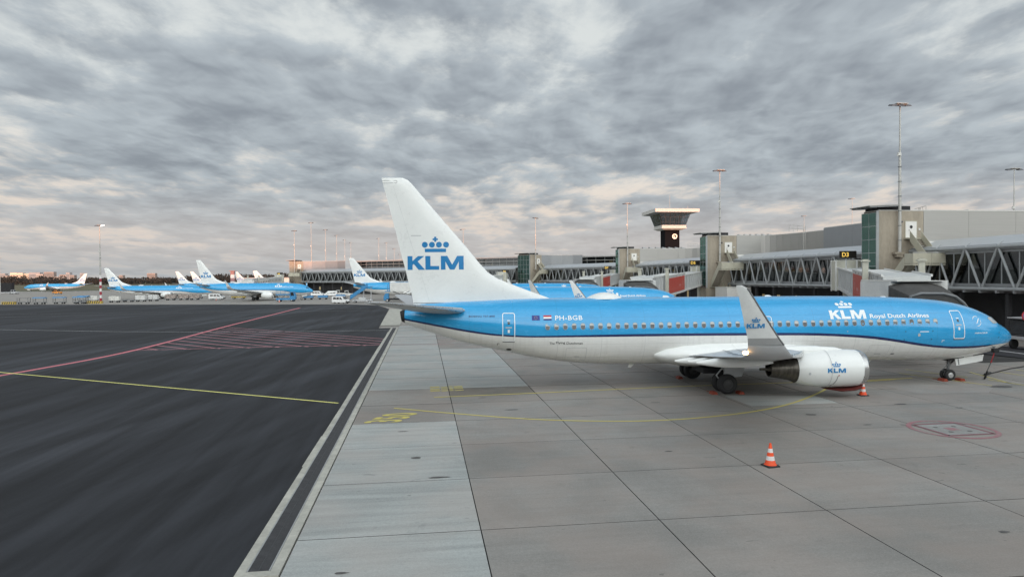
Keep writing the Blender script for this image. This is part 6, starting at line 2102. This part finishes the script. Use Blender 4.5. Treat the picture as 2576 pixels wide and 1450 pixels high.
# ================================================================== far distance
# winter wood on the horizon: one mass of twigs and clumps
rt = random.Random(21)
vs, fs = [], []
def leaf_tri(p, s):
    o = len(vs)
    a = rt.uniform(0, math.pi)
    tl = rt.uniform(-.6, .6)
    ux, uy = math.cos(a), math.sin(a)
    for q in range(3):
        t_ = 2 * math.pi * q / 3 + rt.uniform(-.4, .4)
        vs.append((p[0] + s * (math.cos(t_) * ux), p[1] + s * math.cos(t_) * uy + tl * s * .3, p[2] + s * math.sin(t_)))
    fs.append((o, o + 1, o + 2))
for k in range(1500):
    u = rt.random()
    x = -1150 + 1330 * u
    y = 980 - 60 * u + rt.uniform(0, 160)
    hgt = (10.5 + 2.5 * math.sin(x * .013) + 1.5 * math.sin(x * .041 + 1)) * rt.uniform(.6, 1.12)
    w = rt.uniform(4, 8)
    for q in range(26):
        a, r_ = rt.uniform(0, 6.28), rt.random() ** .5
        zz = hgt * (1 - .85 * rt.random() ** 1.3)
        leaf_tri((x + w * r_ * math.cos(a), y + w * r_ * math.sin(a), zz), rt.uniform(.9, 2.1))
me = bpy.data.meshes.new('far_wood')
me.from_pydata(vs, [], fs)
me.materials.append(M('winter_wood', (0.030, 0.031, 0.029), .95, var=.45, scale=.05))
fw = link(me, 'far_wood')
tag(fw, 'dark winter wood along the horizon at the left', 'wood', kind='stuff')

# town buildings beyond it, some catching the last sun
m_tb = M('town_brick', (0.30, 0.26, 0.24), .8, var=.1, scale=.05)
m_tg = M('town_grey', (0.36, 0.36, 0.37), .8, var=.1, scale=.05)
m_tw = M('town_pale', (0.45, 0.40, 0.36), .7, var=.08, scale=.05)
m_tgl = M('town_window', (0.08, 0.09, 0.10), .12, spec=.8)
m_tgold = M('town_painted_glint', (0.80, 0.66, 0.50), .5, metal=.0, var=.1, scale=.1)  # matt gold colour paints in the sunset glint of glass fronts
def town(label, x, y, w, h, mat, d=20, rot=0.0):
    t = thing('town_building', label, 'building', (x, y, -.1), rot, 'town on the horizon')
    b = MB(); b.box(-w / 2, 0, 0, w / 2, d, h); b.build('wall', mat, t)
    b = MB(); b.box(-w / 2 - .4, -.4, h + .01, w / 2 + .4, d + .4, h + 1.0); b.build('roof', m_tg, t)
    nr = max(1, int((h - 6) / 4.5))
    wm = None
    for r in range(nr):
        b = MB(); b.box(-w / 2 + 1.0, -.25, 5 + r * 4.5, w / 2 - 1.0, -.02, 7.0 + r * 4.5); b.build('window_band', m_tgl, t)
    return t
for lab, x, w, h, mt in (('grey block at the far left edge of the skyline', -1990, 34, 34, m_tg), ('low brick block beside the far left mast', -1960, 30, 26, m_tb), ('block coloured as sunset glint, left of the bright pair', -1938, 26, 37, m_tgold), ('block coloured as sunset glint, right of the bright pair', -1914, 20, 36, m_tgold),
        ('small block coloured as sunset glint beside the bright pair', -1885, 22, 33, m_tgold), ('grey block with pale top on the skyline', -1858, 40, 37, m_tg), ('pale block behind the grey one on the skyline', -1838, 26, 31, m_tw), ('brick tower block, tallest on the skyline', -1802, 36, 39, m_tb),
        ('low pale block left of the small brick pair', -1768, 30, 19, m_tw), ('small brick block above the left jet', -1748, 24, 28, m_tb), ('slim grey tower behind the left jet', -1728, 14, 36, m_tg), ('small square brick block right of the left jet', -1712, 16, 26, m_tb),
        ('grey gabled block beyond the left jet tail', -1672, 16, 33, m_tg), ('single brick cube above the wood between the tails', -1404, 30, 31, m_tb), ('tiny brick block beside the regional jet tail', -1522, 14, 24, m_tb)):
    town(lab, x, 2600, w, h, mt, rot=R(6))

# unseen terminal, added and sized to keep the low sun off the stands
tb = thing('sun_blocking_terminal', 'long unseen terminal added behind the photographer to block the low sun', 'building', (0, -160, 0), R(2))
b = MB(); b.box(-600, -60, 0, 700, 0, 42.6); b.build('wall', m_clad2, tb)
b = MB(); b.box(-601, -61, 42.61, 701, 1, 43.4); b.build('roof', m_roofm, tb)
for r in range(8):
    b = MB(); b.box(-598, .02, 2 + r * 5, 698, .2, 5 + r * 5); b.build('window_band', m_tgl, tb)
